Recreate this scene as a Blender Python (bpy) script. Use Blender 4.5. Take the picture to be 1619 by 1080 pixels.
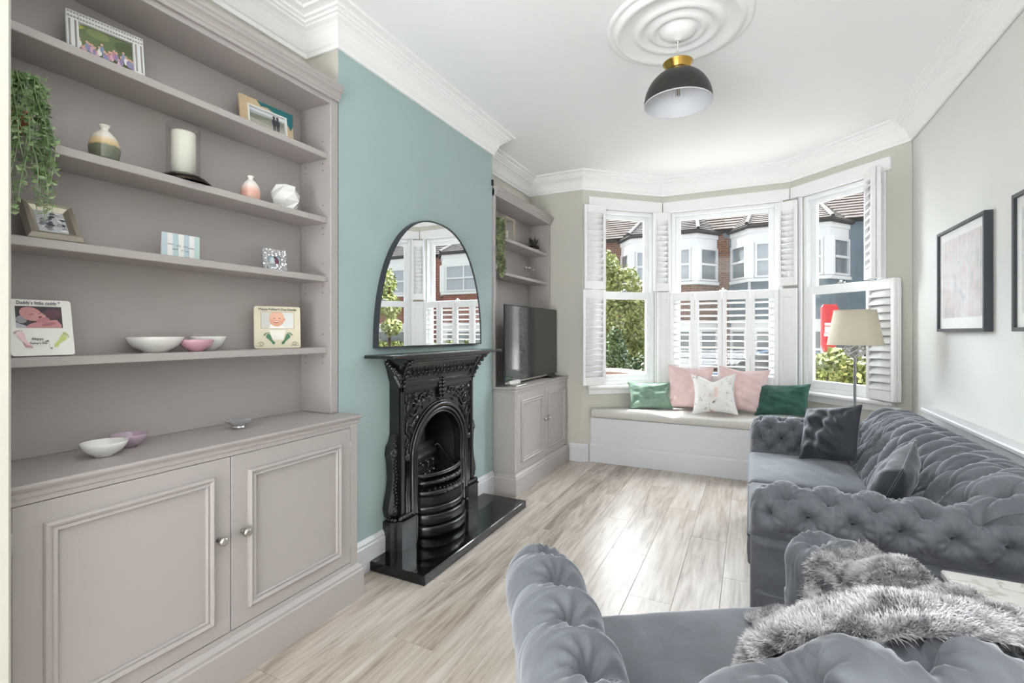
import bpy, math, random
import numpy as np
from mathutils import Matrix, Vector
random.seed(7); RNG = np.random.default_rng(7)
PI = math.pi
SC = bpy.context.scene
COL = SC.collection
for _o in list(bpy.data.objects): bpy.data.objects.remove(_o)

# ---------------------------------------------------------------- camera, world, sun, large lights, exposure
cam = bpy.data.cameras.new('camera'); cam.sensor_fit = 'HORIZONTAL'; cam.sensor_width = 36.0
cam.lens = 755.0/1619.0*36.0; cam.shift_y = -14.0/1619.0; cam.clip_start = 0.02; cam.clip_end = 300
camo = bpy.data.objects.new('camera', cam); COL.objects.link(camo)
camo.location = (0, 0, 1.2); camo.rotation_euler = (PI/2, 0, math.radians(26.5))
SC.camera = camo

wd = bpy.data.worlds.new('sky'); SC.world = wd; wd.use_nodes = True
wn = wd.node_tree.nodes; wl = wd.node_tree.links
for n in list(wn): wn.remove(n)
w_out = wn.new('ShaderNodeOutputWorld'); w_bg = wn.new('ShaderNodeBackground')
w_bg.inputs[0].default_value = (0.96, 0.98, 1.0, 1); w_bg.inputs[1].default_value = 1.1
wl.new(w_bg.outputs[0], w_out.inputs[0])

def lamp(name, kind, loc, rot, energy, size=None, size_y=None, color=(1, 1, 1)):
    l = bpy.data.lights.new(name, kind); l.energy = energy; l.color = color
    if kind == 'AREA':
        l.shape = 'RECTANGLE'; l.size = size; l.size_y = size_y
    o = bpy.data.objects.new(name, l); COL.objects.link(o); o.location = loc; o.rotation_euler = rot
    return o
_d = Vector((0.56, -0.12, -0.82))
sun = lamp('sun', 'SUN', (0, 12, 12), _d.to_track_quat('-Z', 'Y').to_euler(), 10.0, color=(1.0, 0.97, 0.92))
sun.data.angle = math.radians(1.2)
# extra broad sun lamp, added to strengthen sky light through the windows
_h = Vector((0.05, -1.0, -0.42))
fill_sun = lamp('sky_fill', 'SUN', (0, 14, 12), _h.to_track_quat('-Z', 'Y').to_euler(), 37.0, color=(0.90, 0.95, 1.0))
fill_sun.data.angle = math.radians(120)
# unseen area lamp added behind the camera, aimed up to brighten the ceiling
lamp('ceiling_fill', 'AREA', (-0.85, -2.2, 0.5), (math.radians(160), 0, 0), 165, 2.2, 1.6, (0.92, 0.965, 1.0))

SC.view_settings.view_transform = 'Standard'
SC.view_settings.look = 'None'
SC.view_settings.gamma = 1.0
SC.view_settings.use_curve_mapping = False
SC.view_settings.exposure = 0.36
SC.cycles.max_bounces = 10; SC.cycles.diffuse_bounces = 6; SC.cycles.glossy_bounces = 4
SC.cycles.transparent_max_bounces = 16; SC.cycles.transmission_bounces = 6
SC.cycles.caustics_reflective = False; SC.cycles.caustics_refractive = False
SC.cycles.sample_clamp_indirect = 6.0

# ---------------------------------------------------------------- materials
def lin(c):
    return tuple(((x/255.0)/12.92 if x <= 10 else (((x/255.0)+0.055)/1.055)**2.4) for x in c)
def rgba(c): return lin(c) + (1.0,)

class NT:
    def __init__(s, name):
        s.m = bpy.data.materials.new(name); s.m.use_nodes = True
        s.n = s.m.node_tree.nodes; s.l = s.m.node_tree.links
        s.b = s.n['Principled BSDF']
    def new(s, t, **kw):
        x = s.n.new(t)
        for k, v in kw.items(): setattr(x, k, v)
        return x
    def link(s, a, b): s.l.new(a, b)
    def coord(s, scale=(1, 1, 1), out='Object', rand=False, rot=(0, 0, 0)):
        tc = s.new('ShaderNodeTexCoord'); mp = s.new('ShaderNodeMapping')
        mp.inputs['Scale'].default_value = scale; mp.inputs['Rotation'].default_value = rot
        if rand:
            oi = s.new('ShaderNodeObjectInfo'); mu = s.new('ShaderNodeMath', operation='MULTIPLY'); mu.inputs[1].default_value = 37.0
            s.link(oi.outputs['Random'], mu.inputs[0]); ad = s.new('ShaderNodeVectorMath', operation='ADD')
            s.link(tc.outputs[out], ad.inputs[0]); s.link(mu.outputs[0], ad.inputs[1]); s.link(ad.outputs[0], mp.inputs[0])
        else: s.link(tc.outputs[out], mp.inputs[0])
        return mp.outputs[0]
    def noise(s, vec, scale=5, detail=4, rough=.5, dist=0):
        x = s.new('ShaderNodeTexNoise'); x.inputs['Scale'].default_value = scale; x.inputs['Detail'].default_value = detail
        x.inputs['Roughness'].default_value = rough; x.inputs['Distortion'].default_value = dist
        s.link(vec, x.inputs['Vector']); return x.outputs['Fac']
    def ramp(s, fac, stops):
        r = s.new('ShaderNodeValToRGB'); e = r.color_ramp.elements
        while len(e) < len(stops): e.new(0.5)
        for i, (p, c) in enumerate(stops): e[i].position = p; e[i].color = c
        s.link(fac, r.inputs[0]); return r.outputs[0]
    def bump(s, h, strength=.3, dist=.01):
        b = s.new('ShaderNodeBump'); b.inputs['Strength'].default_value = strength; b.inputs['Distance'].default_value = dist
        s.link(h, b.inputs['Height']); s.link(b.outputs[0], s.b.inputs['Normal'])
    def color(s, o): s.link(o, s.b.inputs['Base Color'])

def paint(name, c, rough=.5, metal=0.0, var=0.0, bump=0.0, bscale=60, spec=.5, sheen=0.0, coat=0.0):
    t = NT(name); b = t.b
    b.inputs['Base Color'].default_value = rgba(c); b.inputs['Roughness'].default_value = rough
    b.inputs['Metallic'].default_value = metal; b.inputs['Specular IOR Level'].default_value = spec
    if sheen: b.inputs['Sheen Weight'].default_value = sheen; b.inputs['Sheen Roughness'].default_value = .4
    if coat: b.inputs['Coat Weight'].default_value = coat; b.inputs['Coat Roughness'].default_value = .05
    if var or bump:
        v = t.coord()
        f = t.noise(v, bscale, 4)
        if var:
            f2 = t.noise(v, 3.0, 5, .6)
            d = tuple(max(0, min(255, x*(1-var))) for x in c); u = tuple(max(0, min(255, x*(1+var*.6))) for x in c)
            t.color(t.ramp(f2, [(.3, rgba(d)), (.7, rgba(u))]))
        if bump: t.bump(f, bump, .004)
    return t.m

def velvet(name, c, dark):
    t = NT(name); v = t.coord()
    f = t.noise(v, 6.0, 5, .6, .6)
    t.color(t.ramp(f, [(.25, rgba(dark)), (.6, rgba(c)), (.85, rgba(tuple(min(255, x*1.12) for x in c)))]))
    t.b.inputs['Roughness'].default_value = .62; t.b.inputs['Specular IOR Level'].default_value = .25
    t.b.inputs['Sheen Weight'].default_value = .85; t.b.inputs['Sheen Roughness'].default_value = .35
    t.b.inputs['Sheen Tint'].default_value = rgba((222, 226, 236))
    t.bump(t.noise(v, 45, 3), .12, .006)
    return t.m

def glass_mat(name, tint=(1, 1, 1), refl=.9, mixmin=.03):
    m = bpy.data.materials.new(name); m.use_nodes = True; n = m.node_tree.nodes; l = m.node_tree.links
    n.remove(n['Principled BSDF']); o = n['Material Output']
    tr = n.new('ShaderNodeBsdfTransparent'); tr.inputs[0].default_value = tint + (1,)
    gl = n.new('ShaderNodeBsdfGlossy'); gl.inputs['Roughness'].default_value = .02
    fr = n.new('ShaderNodeLayerWeight'); fr.inputs['Blend'].default_value = .5
    pw = n.new('ShaderNodeMath'); pw.operation = 'POWER'; pw.inputs[1].default_value = 4.5; l.new(fr.outputs['Facing'], pw.inputs[0])
    mu = n.new('ShaderNodeMath'); mu.operation = 'MULTIPLY_ADD'; mu.inputs[1].default_value = .8*refl; mu.inputs[2].default_value = .025*refl
    mx = n.new('ShaderNodeMixShader')
    l.new(pw.outputs[0], mu.inputs[0]); l.new(mu.outputs[0], mx.inputs[0]); l.new(tr.outputs[0], mx.inputs[1]); l.new(gl.outputs[0], mx.inputs[2])
    l.new(mx.outputs[0], o.inputs[0]); return m

def brick_mat(name, c1, c2, mortar, sx=4.4):
    t = NT(name); v = t.coord((1, 1, 1)); sep = t.new('ShaderNodeSeparateXYZ'); t.link(v, sep.inputs[0])
    ad = t.new('ShaderNodeMath', operation='ADD'); t.link(sep.outputs[0], ad.inputs[0]); t.link(sep.outputs[1], ad.inputs[1])
    cb = t.new('ShaderNodeCombineXYZ'); t.link(ad.outputs[0], cb.inputs[0]); t.link(sep.outputs[2], cb.inputs[1])
    b = t.new('ShaderNodeTexBrick'); b.inputs['Scale'].default_value = sx
    b.inputs['Color1'].default_value = rgba(c1); b.inputs['Color2'].default_value = rgba(c2); b.inputs['Mortar'].default_value = rgba(mortar)
    b.inputs['Mortar Size'].default_value = .03; b.inputs['Brick Width'].default_value = 1.0; b.inputs['Row Height'].default_value = .34
    t.link(cb.outputs[0], b.inputs['Vector']); t.color(b.outputs['Color']); t.b.inputs['Roughness'].default_value = .9
    inv = t.new('ShaderNodeMath', operation='SUBTRACT'); inv.inputs[0].default_value = 1; t.link(b.outputs['Fac'], inv.inputs[1])
    t.bump(inv.outputs[0], .5, .01); return t.m

MT = {}
MT['greige'] = paint('greige_paint', (175, 168, 166), .42, bump=.05, bscale=160)
MT['greige_in'] = MT['greige']
MT['teal'] = paint('teal_wall_paint', (166, 187, 187), .75, var=.015, bump=.06, bscale=90)
MT['cream'] = paint('cream_wall_paint', (204, 201, 191), .8, bump=.05, bscale=90)
MT['wallwhite'] = paint('pale_wall_paint', (224, 224, 220), .75, bump=.05, bscale=90)
MT['ceil'] = paint('ceiling_paint', (246, 246, 246), .85)
MT['plaster'] = paint('plaster_white', (245, 245, 244), .6)
MT['white'] = paint('white_satin_paint', (218, 219, 223), .35)
MT['upvc'] = paint('white_window_frame', (243, 244, 246), .3)
MT['shutter'] = paint('white_shutter_paint', (240, 240, 240), .4)
MT['iron'] = paint('black_cast_iron', (24, 24, 27), .27, bump=.10, bscale=70, spec=.75)
MT['ironin'] = paint('sooty_iron', (10, 10, 11), .6, bump=.3, bscale=60)
MT['granite'] = paint('black_polished_granite', (10, 11, 13), .06, spec=.6)
MT['brass'] = paint('brass', (196, 158, 84), .22, 1.0)
MT['chrome'] = paint('chrome', (205, 205, 208), .15, 1.0)
MT['nickel'] = paint('brushed_nickel', (190, 186, 180), .32, 1.0)
MT['black'] = paint('black_satin', (22, 22, 24), .35)
MT['charcoal'] = paint('charcoal_frame', (52, 55, 62), .4)
MT['shade_out'] = paint('black_lamp_enamel', (34, 32, 30), .38)
MT['shade_in'] = paint('grey_lamp_inside', (216, 217, 221), .45)
MT['glass'] = glass_mat('window_glass', (.985, .995, .99))
MT['clear'] = glass_mat('clear_glass', (.985, .99, .99), .55)
MT['picglass'] = glass_mat('picture_glass', (.99, .99, .99), .22)
MT['velvet'] = velvet('grey_velvet', (110, 113, 121), (92, 95, 103))
MT['velvet_d'] = velvet('charcoal_velvet', (62, 65, 73), (46, 49, 56))
MT['linen'] = paint('grey_linen', (212, 209, 204), .9, var=.03, bump=.25, bscale=220)
MT['cushgreen'] = velvet('green_velvet', (58, 98, 88), (42, 78, 70))
MT['sage'] = velvet('sage_green_velvet', (126, 152, 136), (98, 126, 110))
MT['pink'] = velvet('pink_velvet', (230, 204, 202), (214, 184, 182))
MT['shadefab'] = paint('cream_lampshade', (206, 197, 178), .85, bump=.15, bscale=200)
MT['ceramic'] = paint('white_ceramic', (232, 231, 228), .14, coat=.3)
MT['ceram_m'] = paint('matt_white_ceramic', (228, 228, 227), .4)
MT['pinkbowl'] = paint('pink_lustre', (206, 158, 172), .15, coat=.4)
MT['mauve'] = paint('mauve_lustre', (186, 164, 182), .12, coat=.5)
MT['candle'] = paint('ivory_wax', (240, 236, 224), .55)
MT['bronze'] = paint('dark_bronze', (44, 33, 27), .25, .7)
MT['terracotta'] = paint('terracotta', (178, 112, 88), .8)
MT['paper'] = paint('paper_white', (240, 240, 238), .7)
MT['soil'] = paint('soil', (46, 36, 28), .95)
MT['marble'] = None
def _marble():
    t = NT('white_marble'); v = t.coord((3, 3, 3)); f = t.noise(v, .9, 4, .5, 1.2)
    t.color(t.ramp(f, [(.475, rgba((228, 227, 222))), (.5, rgba((196, 192, 184))), (.52, rgba((231, 230, 226)))])); t.b.inputs['Roughness'].default_value = .15; return t.m
MT['marble'] = _marble()
def _mirror():
    m = paint('mirror_silver', (236, 238, 238), .0, 1.0); return m
MT['mirror'] = _mirror()
def _screen():
    m = paint('tv_screen_gloss', (14, 14, 15), .07, spec=.55, coat=.25); return m
MT['screen'] = _screen()
def _floor():
    t = NT('grey_oak_laminate'); v = t.coord((1, 1, 1), rand=True)
    def mp(sc):
        m = t.new('ShaderNodeMapping'); m.inputs['Scale'].default_value = sc; t.link(v, m.inputs[0]); return m.outputs[0]
    g1 = t.noise(mp((34, 2.2, 1)), 1.5, 8, .66, .6)
    g2 = t.noise(mp((7, .9, 1)), 1.6, 6, .6, 1.2)
    g3 = t.noise(mp((90, 4, 1)), 1.2, 4, .6)
    oi = t.new('ShaderNodeObjectInfo')
    a = t.new('ShaderNodeMath', operation='MULTIPLY_ADD'); a.inputs[1].default_value = .45; t.link(g1, a.inputs[0])
    b = t.new('ShaderNodeMath', operation='MULTIPLY'); b.inputs[1].default_value = .55; t.link(g2, b.inputs[0]); t.link(b.outputs[0], a.inputs[2])
    c = t.new('ShaderNodeMath', operation='MULTIPLY_ADD'); c.inputs[1].default_value = .10; t.link(oi.outputs['Random'], c.inputs[0]); t.link(a.outputs[0], c.inputs[2])
    d = t.new('ShaderNodeMath', operation='MULTIPLY_ADD'); d.inputs[1].default_value = .10; t.link(g3, d.inputs[0]); t.link(c.outputs[0], d.inputs[2])
    t.color(t.ramp(d.outputs[0], [(.40, rgba((118, 104, 94))), (.50, rgba((158, 144, 132))), (.59, rgba((184, 172, 161))), (.72, rgba((206, 197, 188)))]))
    t.b.inputs['Roughness'].default_value = .33; t.b.inputs['Specular IOR Level'].default_value = .5
    t.bump(g1, .12, .003); return t.m
MT['floor'] = _floor()
MT['brickbrown'] = brick_mat('brown_brick', (128, 92, 74), (96, 70, 60), (150, 138, 128))
MT['brickred'] = brick_mat('red_brick', (142, 80, 66), (112, 64, 54), (170, 150, 140))
MT['blueslate'] = paint('slate_blue_render', (110, 124, 134), .9, var=.04)
MT['stone'] = paint('painted_stone', (222, 224, 226), .7)
MT['stonec'] = paint('cream_stone', (226, 220, 206), .7)
def _tile(name, c1, c2):
    t = NT(name); v = t.coord(); f = t.noise(v, 7, 3, .7)
    t.color(t.ramp(f, [(.3, rgba(c1)), (.7, rgba(c2))])); t.b.inputs['Roughness'].default_value = .9; return t.m
MT['tile_tan'] = _tile('tan_roof_tile', (56, 48, 44), (80, 69, 64))
MT['tile_brown'] = _tile('brown_roof_tile', (46, 39, 38), (64, 55, 53))
MT['tile_pale'] = _tile('pale_roof_tile', (70, 63, 60), (94, 85, 81))
MT['tar'] = paint('dark_gutter', (56, 54, 54), .7)
MT['winin'] = paint('dim_room_behind', (92, 92, 92), .9)
MT['net'] = paint('net_curtain', (170, 178, 186), .8)
MT['pane_out'] = paint('house_pane', (120, 128, 134), .08, spec=.8)
MT['asphalt'] = paint('asphalt', (92, 92, 94), .9, var=.08)
MT['paving'] = paint('paving', (176, 172, 166), .9, var=.06)
def _leaf(name, c1, c2, c3):
    t = NT(name); v = t.coord(); f = t.noise(v, 3.0, 3, .6); oi = t.noise(v, 38, 2)
    mx = t.new('ShaderNodeMath', operation='MULTIPLY_ADD'); mx.inputs[1].default_value = .5; t.link(oi, mx.inputs[0])
    h = t.new('ShaderNodeMath', operation='MULTIPLY'); h.inputs[1].default_value = .5; t.link(f, h.inputs[0]); t.link(h.outputs[0], mx.inputs[2])
    t.color(t.ramp(mx.outputs[0], [(.35, rgba(c1)), (.5, rgba(c2)), (.65, rgba(c3))])); t.b.inputs['Roughness'].default_value = .55
    t.b.inputs['Transmission Weight'].default_value = 0.0
    t.b.inputs['Subsurface Weight'].default_value = 0.0
    return t.m
MT['leaf_tree'] = _leaf('tree_leaf', (88, 102, 54), (136, 146, 82), (182, 182, 118))
MT['leaf_conifer'] = _leaf('conifer_leaf', (34, 52, 32), (58, 82, 44), (98, 118, 60))
MT['leaf_hedge'] = _leaf('hedge_leaf', (58, 74, 36), (112, 124, 62), (176, 170, 104))
MT['leaf_in'] = _leaf('houseplant_leaf', (112, 142, 98), (150, 178, 128), (194, 212, 170))
MT['leaf_in2'] = _leaf('trailing_leaf', (96, 112, 80), (134, 146, 108), (170, 176, 136))
MT['bark'] = paint('bark', (84, 68, 54), .95)
MT['redpost'] = paint('red_post_paint', (184, 38, 46), .5)
MT['carblue'] = paint('blue_car_paint', (70, 104, 150), .2, .2, coat=.8)
MT['cargrey'] = paint('silver_car_paint', (160, 164, 168), .2, .3, coat=.8)
MT['carred'] = paint('dark_red_car_paint', (120, 74, 66), .25, .2, coat=.6)
MT['carglass'] = paint('car_glass', (30, 34, 40), .05, spec=.8)
MT['rubber'] = paint('tyre', (24, 24, 25), .8)

# ---------------------------------------------------------------- mesh builder
LOCAL = set()
def chain_off(p):
    v = Vector((0, 0, 0))
    while p is not None:
        if p.name in LOCAL: return None
        v += p.location; p = p.parent
    return v
def is_local(p):
    while p is not None:
        if p.name in LOCAL: return True
        p = p.parent
    return False

class B:
    def __init__(s): s.v = []; s.f = []; s.mi = []; s.sm = []; s.cur = 0; s.smooth = False
    def add(s, vs, fs, sm=None):
        o = len(s.v); s.v.extend([tuple(map(float, p)) for p in vs])
        for f in fs: s.f.append(tuple(i+o for i in f)); s.mi.append(s.cur); s.sm.append(s.smooth if sm is None else sm)
        return s
    def box(s, x0, y0, z0, x1, y1, z1, c=0.0):
        if x1 < x0: x0, x1 = x1, x0
        if y1 < y0: y0, y1 = y1, y0
        if z1 < z0: z0, z1 = z1, z0
        c = min(c, (x1-x0)*.45, (y1-y0)*.45, (z1-z0)*.45)
        if c <= 0:
            vs = [(x0, y0, z0), (x1, y0, z0), (x1, y1, z0), (x0, y1, z0), (x0, y0, z1), (x1, y0, z1), (x1, y1, z1), (x0, y1, z1)]
            return s.add(vs, [(3, 2, 1, 0), (4, 5, 6, 7), (0, 1, 5, 4), (1, 2, 6, 5), (2, 3, 7, 6), (3, 0, 4, 7)], False)
        X = (x0, x1); Y = (y0, y1); Z = (z0, z1); vs = []; idx = {}
        for i in (0, 1):
            for j in (0, 1):
                for k in (0, 1):
                    sx, sy, sz = (c if i == 0 else -c), (c if j == 0 else -c), (c if k == 0 else -c)
                    idx[i, j, k, 'x'] = len(vs); vs.append((X[i], Y[j]+sy, Z[k]+sz))
                    idx[i, j, k, 'y'] = len(vs); vs.append((X[i]+sx, Y[j], Z[k]+sz))
                    idx[i, j, k, 'z'] = len(vs); vs.append((X[i]+sx, Y[j]+sy, Z[k]))
        fs = []
        for a in (0, 1):
            q = [idx[a, 0, 0, 'x'], idx[a, 1, 0, 'x'], idx[a, 1, 1, 'x'], idx[a, 0, 1, 'x']]; fs.append(q if a else q[::-1])
            q = [idx[0, a, 0, 'y'], idx[0, a, 1, 'y'], idx[1, a, 1, 'y'], idx[1, a, 0, 'y']]; fs.append(q if a else q[::-1])
            q = [idx[0, 0, a, 'z'], idx[1, 0, a, 'z'], idx[1, 1, a, 'z'], idx[0, 1, a, 'z']]; fs.append(q if a else q[::-1])
        for a in (0, 1):
            for b in (0, 1):
                q = [idx[a, b, 0, 'x'], idx[a, b, 0, 'y'], idx[a, b, 1, 'y'], idx[a, b, 1, 'x']]; fs.append(q if (a != b) else q[::-1])
                q = [idx[a, 0, b, 'x'], idx[a, 0, b, 'z'], idx[a, 1, b, 'z'], idx[a, 1, b, 'x']]; fs.append(q if (a == b) else q[::-1])
                q = [idx[0, a, b, 'y'], idx[0, a, b, 'z'], idx[1, a, b, 'z'], idx[1, a, b, 'y']]; fs.append(q if (a != b) else q[::-1])
        for i in (0, 1):
            for j in (0, 1):
                for k in (0, 1):
                    t = [idx[i, j, k, 'x'], idx[i, j, k, 'y'], idx[i, j, k, 'z']]; fs.append(t if (i+j+k) % 2 == 1 else t[::-1])
        return s.add(vs, fs, False)
    def grid(s, P, cu=False, cv=False, sm=True, flip=False):
        P = np.asarray(P, float); n, m = P.shape[:2]; fs = []
        for i in range(n if cu else n-1):
            for j in range(m if cv else m-1):
                a = i*m+j; b = ((i+1) % n)*m+j; c = ((i+1) % n)*m+(j+1) % m; d = i*m+(j+1) % m
                fs.append((a, d, c, b) if flip else (a, b, c, d))
        return s.add(P.reshape(-1, 3).tolist(), fs, sm)
    def lathe(s, prof, c=(0, 0, 0), n=32, sm=True, axis='z', squash=(1, 1)):
        a = np.linspace(0, 2*PI, n, endpoint=False); P = np.zeros((len(prof), n, 3))
        for i, (r, z) in enumerate(prof):
            x = np.cos(a)*r*squash[0]; y = np.sin(a)*r*squash[1]
            if axis == 'z': P[i] = np.stack([c[0]+x, c[1]+y, np.full(n, c[2]+z)], 1)
            elif axis == 'x': P[i] = np.stack([np.full(n, c[0]+z), c[1]+x, c[2]+y], 1)
            else: P[i] = np.stack([c[0]+y, np.full(n, c[1]+z), c[2]+x], 1)
        s.grid(P, False, True, sm, flip=True)
        o = len(s.v)
        return s
    def tube(s, path, r, n=8, closed=False, caps=True, sm=True, flat=None):
        path = [Vector(p) for p in path]; N = len(path); rs = r if hasattr(r, '__len__') else [r]*N
        P = np.zeros((N, n, 3)); prev = None
        for i, p in enumerate(path):
            if closed: t = path[(i+1) % N]-path[i-1]
            else: t = path[min(i+1, N-1)]-path[max(i-1, 0)]
            if t.length < 1e-9: t = Vector((0, 0, 1))
            t.normalize()
            if prev is None:
                u = t.cross(Vector((0, 0, 1)))
                if u.length < .05: u = t.cross(Vector((1, 0, 0)))
            else: u = prev-t*prev.dot(t)
            u.normalize(); prev = u; w = t.cross(u)
            for k in range(n):
                a = 2*PI*k/n; q = p+(u*math.cos(a)+w*math.sin(a))*rs[i]; P[i, k] = q
        if flat is not None: P[..., flat[0]] = flat[1]+(P[..., flat[0]]-flat[1])*flat[2]
        s.grid(P, closed, True, sm)
        if caps and not closed:
            o = len(s.v)-N*n
            s.f.append(tuple(o+k for k in range(n))[::-1]); s.mi.append(s.cur); s.sm.append(False)
            s.f.append(tuple(o+(N-1)*n+k for k in range(n))); s.mi.append(s.cur); s.sm.append(False)
        return s
    def ball(s, c, r, n=10, m=7, sq=(1, 1, 1)):
        P = np.zeros((m, n, 3))
        for i in range(m):
            ph = PI*i/(m-1)
            for j in range(n):
                th = 2*PI*j/n
                P[i, j] = (c[0]+r*sq[0]*math.sin(ph)*math.cos(th), c[1]+r*sq[1]*math.sin(ph)*math.sin(th), c[2]+r*sq[2]*math.cos(ph))
        return s.grid(P, False, True, True, flip=True)
    def prism(s, pts, d0, d1, axis='y', sm=False):
        # extrude a 2D outline; axis: the extrusion axis. pts are the two other axes in order
        def mk(p, d):
            if axis == 'x': return (d, p[0], p[1])
            if axis == 'y': return (p[0], d, p[1])
            return (p[0], p[1], d)
        n = len(pts); vs = [mk(p, d0) for p in pts]+[mk(p, d1) for p in pts]
        ar = sum(pts[i][0]*pts[(i+1) % n][1]-pts[(i+1) % n][0]*pts[i][1] for i in range(n))
        ccw = (ar > 0) != (d1 < d0)
        if axis == 'y': ccw = not ccw
        fs = []
        for i in range(n):
            j = (i+1) % n; q = (i, j, n+j, n+i); fs.append(q if ccw else q[::-1])
        a = tuple(range(n)); b = tuple(range(n, 2*n)); fs.append(a[::-1] if ccw else a); fs.append(b if ccw else b[::-1])
        k0 = len(s.f); s.add(vs, fs, sm); s.sm[-1] = False; s.sm[-2] = False
        return s
    def sweep(s, prof, path, closed=False, up=(0, 0, 1), sm=False, caps=True):
        # prof: (out, up) points; path: xy(z) points; 'out' is to the right of travel, mitred
        path = [Vector(p) for p in path]; N = len(path); P = np.zeros((N, len(prof), 3)); up = Vector(up)
        for i in range(N):
            a = (path[i]-path[i-1]).normalized() if (i > 0 or closed) else None
            b = (path[(i+1) % N]-path[i]).normalized() if (i < N-1 or closed) else None
            if a is None: a = b
            if b is None: b = a
            na = a.cross(up).normalized(); nb = b.cross(up).normalized(); m = (na+nb).normalized(); k = 1/max(.25, m.dot(na))
            for j, (o, u) in enumerate(prof): P[i, j] = path[i]+m*(o*k)+up*u
        s.grid(P, closed, False, sm)
        if caps and not closed:
            o = len(s.v)-N*len(prof); M_ = len(prof)
            s.f.append(tuple(o+k for k in range(M_))); s.mi.append(s.cur); s.sm.append(False)
            s.f.append(tuple(o+(N-1)*M_+k for k in range(M_))[::-1]); s.mi.append(s.cur); s.sm.append(False)
        return s
    def xf(s, M, start=0):
        s.v[start:] = [tuple(M @ Vector(p)) for p in s.v[start:]]; return s
    def mesh(s, name, mats, off=(0, 0, 0)):
        me = bpy.data.meshes.new(name)
        v = np.asarray(s.v, float)-np.asarray(off, float)
        me.from_pydata(v.tolist(), [], s.f)
        for m in mats: me.materials.append(m)
        me.polygons.foreach_set('material_index', s.mi); me.polygons.foreach_set('use_smooth', s.sm)
        me.update(); return me
    def build(s, name, mat, parent=None, origin=None, label=None, cat=None, group=None, kind=None, M=None):
        mats = [MT[m] if isinstance(m, str) else m for m in (mat if isinstance(mat, (list, tuple)) else [mat])]
        if M is not None: s.xf(M)
        if parent is None:
            off = Vector(origin) if origin is not None else Vector((0, 0, 0))
            if origin is None and s.v:
                a = np.asarray(s.v); off = Vector(((a[:, 0].min()+a[:, 0].max())/2, (a[:, 1].min()+a[:, 1].max())/2, a[:, 2].min()))
        else: off = Vector((0, 0, 0)) if is_local(parent) else chain_off(parent)
        me = s.mesh(name, mats, off); o = bpy.data.objects.new(name, me); COL.objects.link(o)
        if parent is None: o.location = off
        else: o.parent = parent
        tag(o, label, cat, group, kind); return o

def tag(o, label=None, cat=None, group=None, kind=None):
    if label: o['label'] = label
    if cat: o['category'] = cat
    if group: o['group'] = group
    if kind: o['kind'] = kind
    return o
def thing(name, label, cat, loc=(0, 0, 0), rot=None, group=None):
    o = bpy.data.objects.new(name, None); COL.objects.link(o); o.location = loc; o.empty_display_size = .1
    if rot is not None: o.rotation_euler = rot; LOCAL.add(o.name)
    return tag(o, label, cat, group)
def copy_tree(o, parent=None):
    c = o.copy(); COL.objects.link(c); c.parent = parent
    if o.name in LOCAL: LOCAL.add(c.name)
    for ch in list(o.children): copy_tree(ch, c)
    return c
def inst(src, loc, parent=None, rot=None, name=None):
    c = bpy.data.objects.new(name or src.name.split('.')[0], src.data); COL.objects.link(c); c.location = loc
    if rot: c.rotation_euler = rot
    c.parent = parent; return c
def struct(b, name, mat, parent=None, **k):
    return b.build(name, mat, parent, kind=None if parent else 'structure', **k)
def text_mesh(body, size, depth=.0006, align='CENTER'):
    cu = bpy.data.curves.new('text', 'FONT'); cu.body = body; cu.size = size; cu.extrude = depth; cu.align_x = align; cu.resolution_u = 2
    o = bpy.data.objects.new('text', cu); COL.objects.link(o); dg = bpy.context.evaluated_depsgraph_get(); dg.update()
    me = bpy.data.meshes.new_from_object(o.evaluated_get(dg)); bpy.data.objects.remove(o); return me
def lettering(body, size, loc, rot, mat, parent, name='lettering', depth=.0006, scale_x=1):
    me = text_mesh(body, size, depth); me.materials.clear(); me.materials.append(MT[mat] if isinstance(mat, str) else mat)
    o = bpy.data.objects.new(name, me); COL.objects.link(o); o.parent = parent; o.location = loc; o.rotation_euler = rot; o.scale = (scale_x, 1, 1); return o
def smoothstep(x): x = np.clip(x, 0, 1); return x*x*(3-2*x)
# ================================================================ the room
XL, XC, XR, CZ = -1.94, -1.73, 1.01, 2.685
CY0, CY1 = 1.642, 3.14
S_, A_, B_, E_ = Vector((-1.400, 4.27, 0)), Vector((-.773, 4.855, 0)), Vector((.321, 4.868, 0)), Vector((1.005, 4.20, 0))

fl = struct(B().box(-2.04, -3.1, -.16, 1.11, 5.0, -.012), 'floor', 'paving', origin=(0, 0, 0))
_pm = {}
def plank(x, y0, y1):
    L = round(y1-y0, 3)
    if L not in _pm: _pm[L] = B().box(-.0945, 0, -.012, .0945, L-.0010, 0, .0008).mesh('plank', [MT['floor']])
    o = bpy.data.objects.new('plank', _pm[L]); COL.objects.link(o); o.parent = fl; o.location = (x, y0, 0)
for i in range(16):
    x = -2.02+.19*i
    y = -2.9-(i*.43 % 1.22)
    while y < 4.30:
        y1 = min(y+1.22, 4.33)
        if y1 > -1.2 and y1-y > .05: plank(x+.095, max(y, -1.6), y1)
        y += 1.22
struct(B().box(-2.05, -3.1, CZ, 1.15, 5.25, CZ+.1), 'ceiling', 'ceil')
struct(B().box(XL-.1, -3.1, 0, XL, 4.45, CZ), 'wall_left', 'cream')
def around_opening(b, x0, x1, y0, y1, z1, oy0, oy1, oz):
    b.box(x0, y0, 0, x1, oy0, z1); b.box(x0, oy1, 0, x1, y1, z1); b.box(x0, oy0, oz, x1, oy1, z1); return b
cb = struct(around_opening(B(), XL, XC-.004, CY0, CY1, CZ, 2.135, 2.605, .74), 'wall_left_chimney', 'cream')
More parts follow.
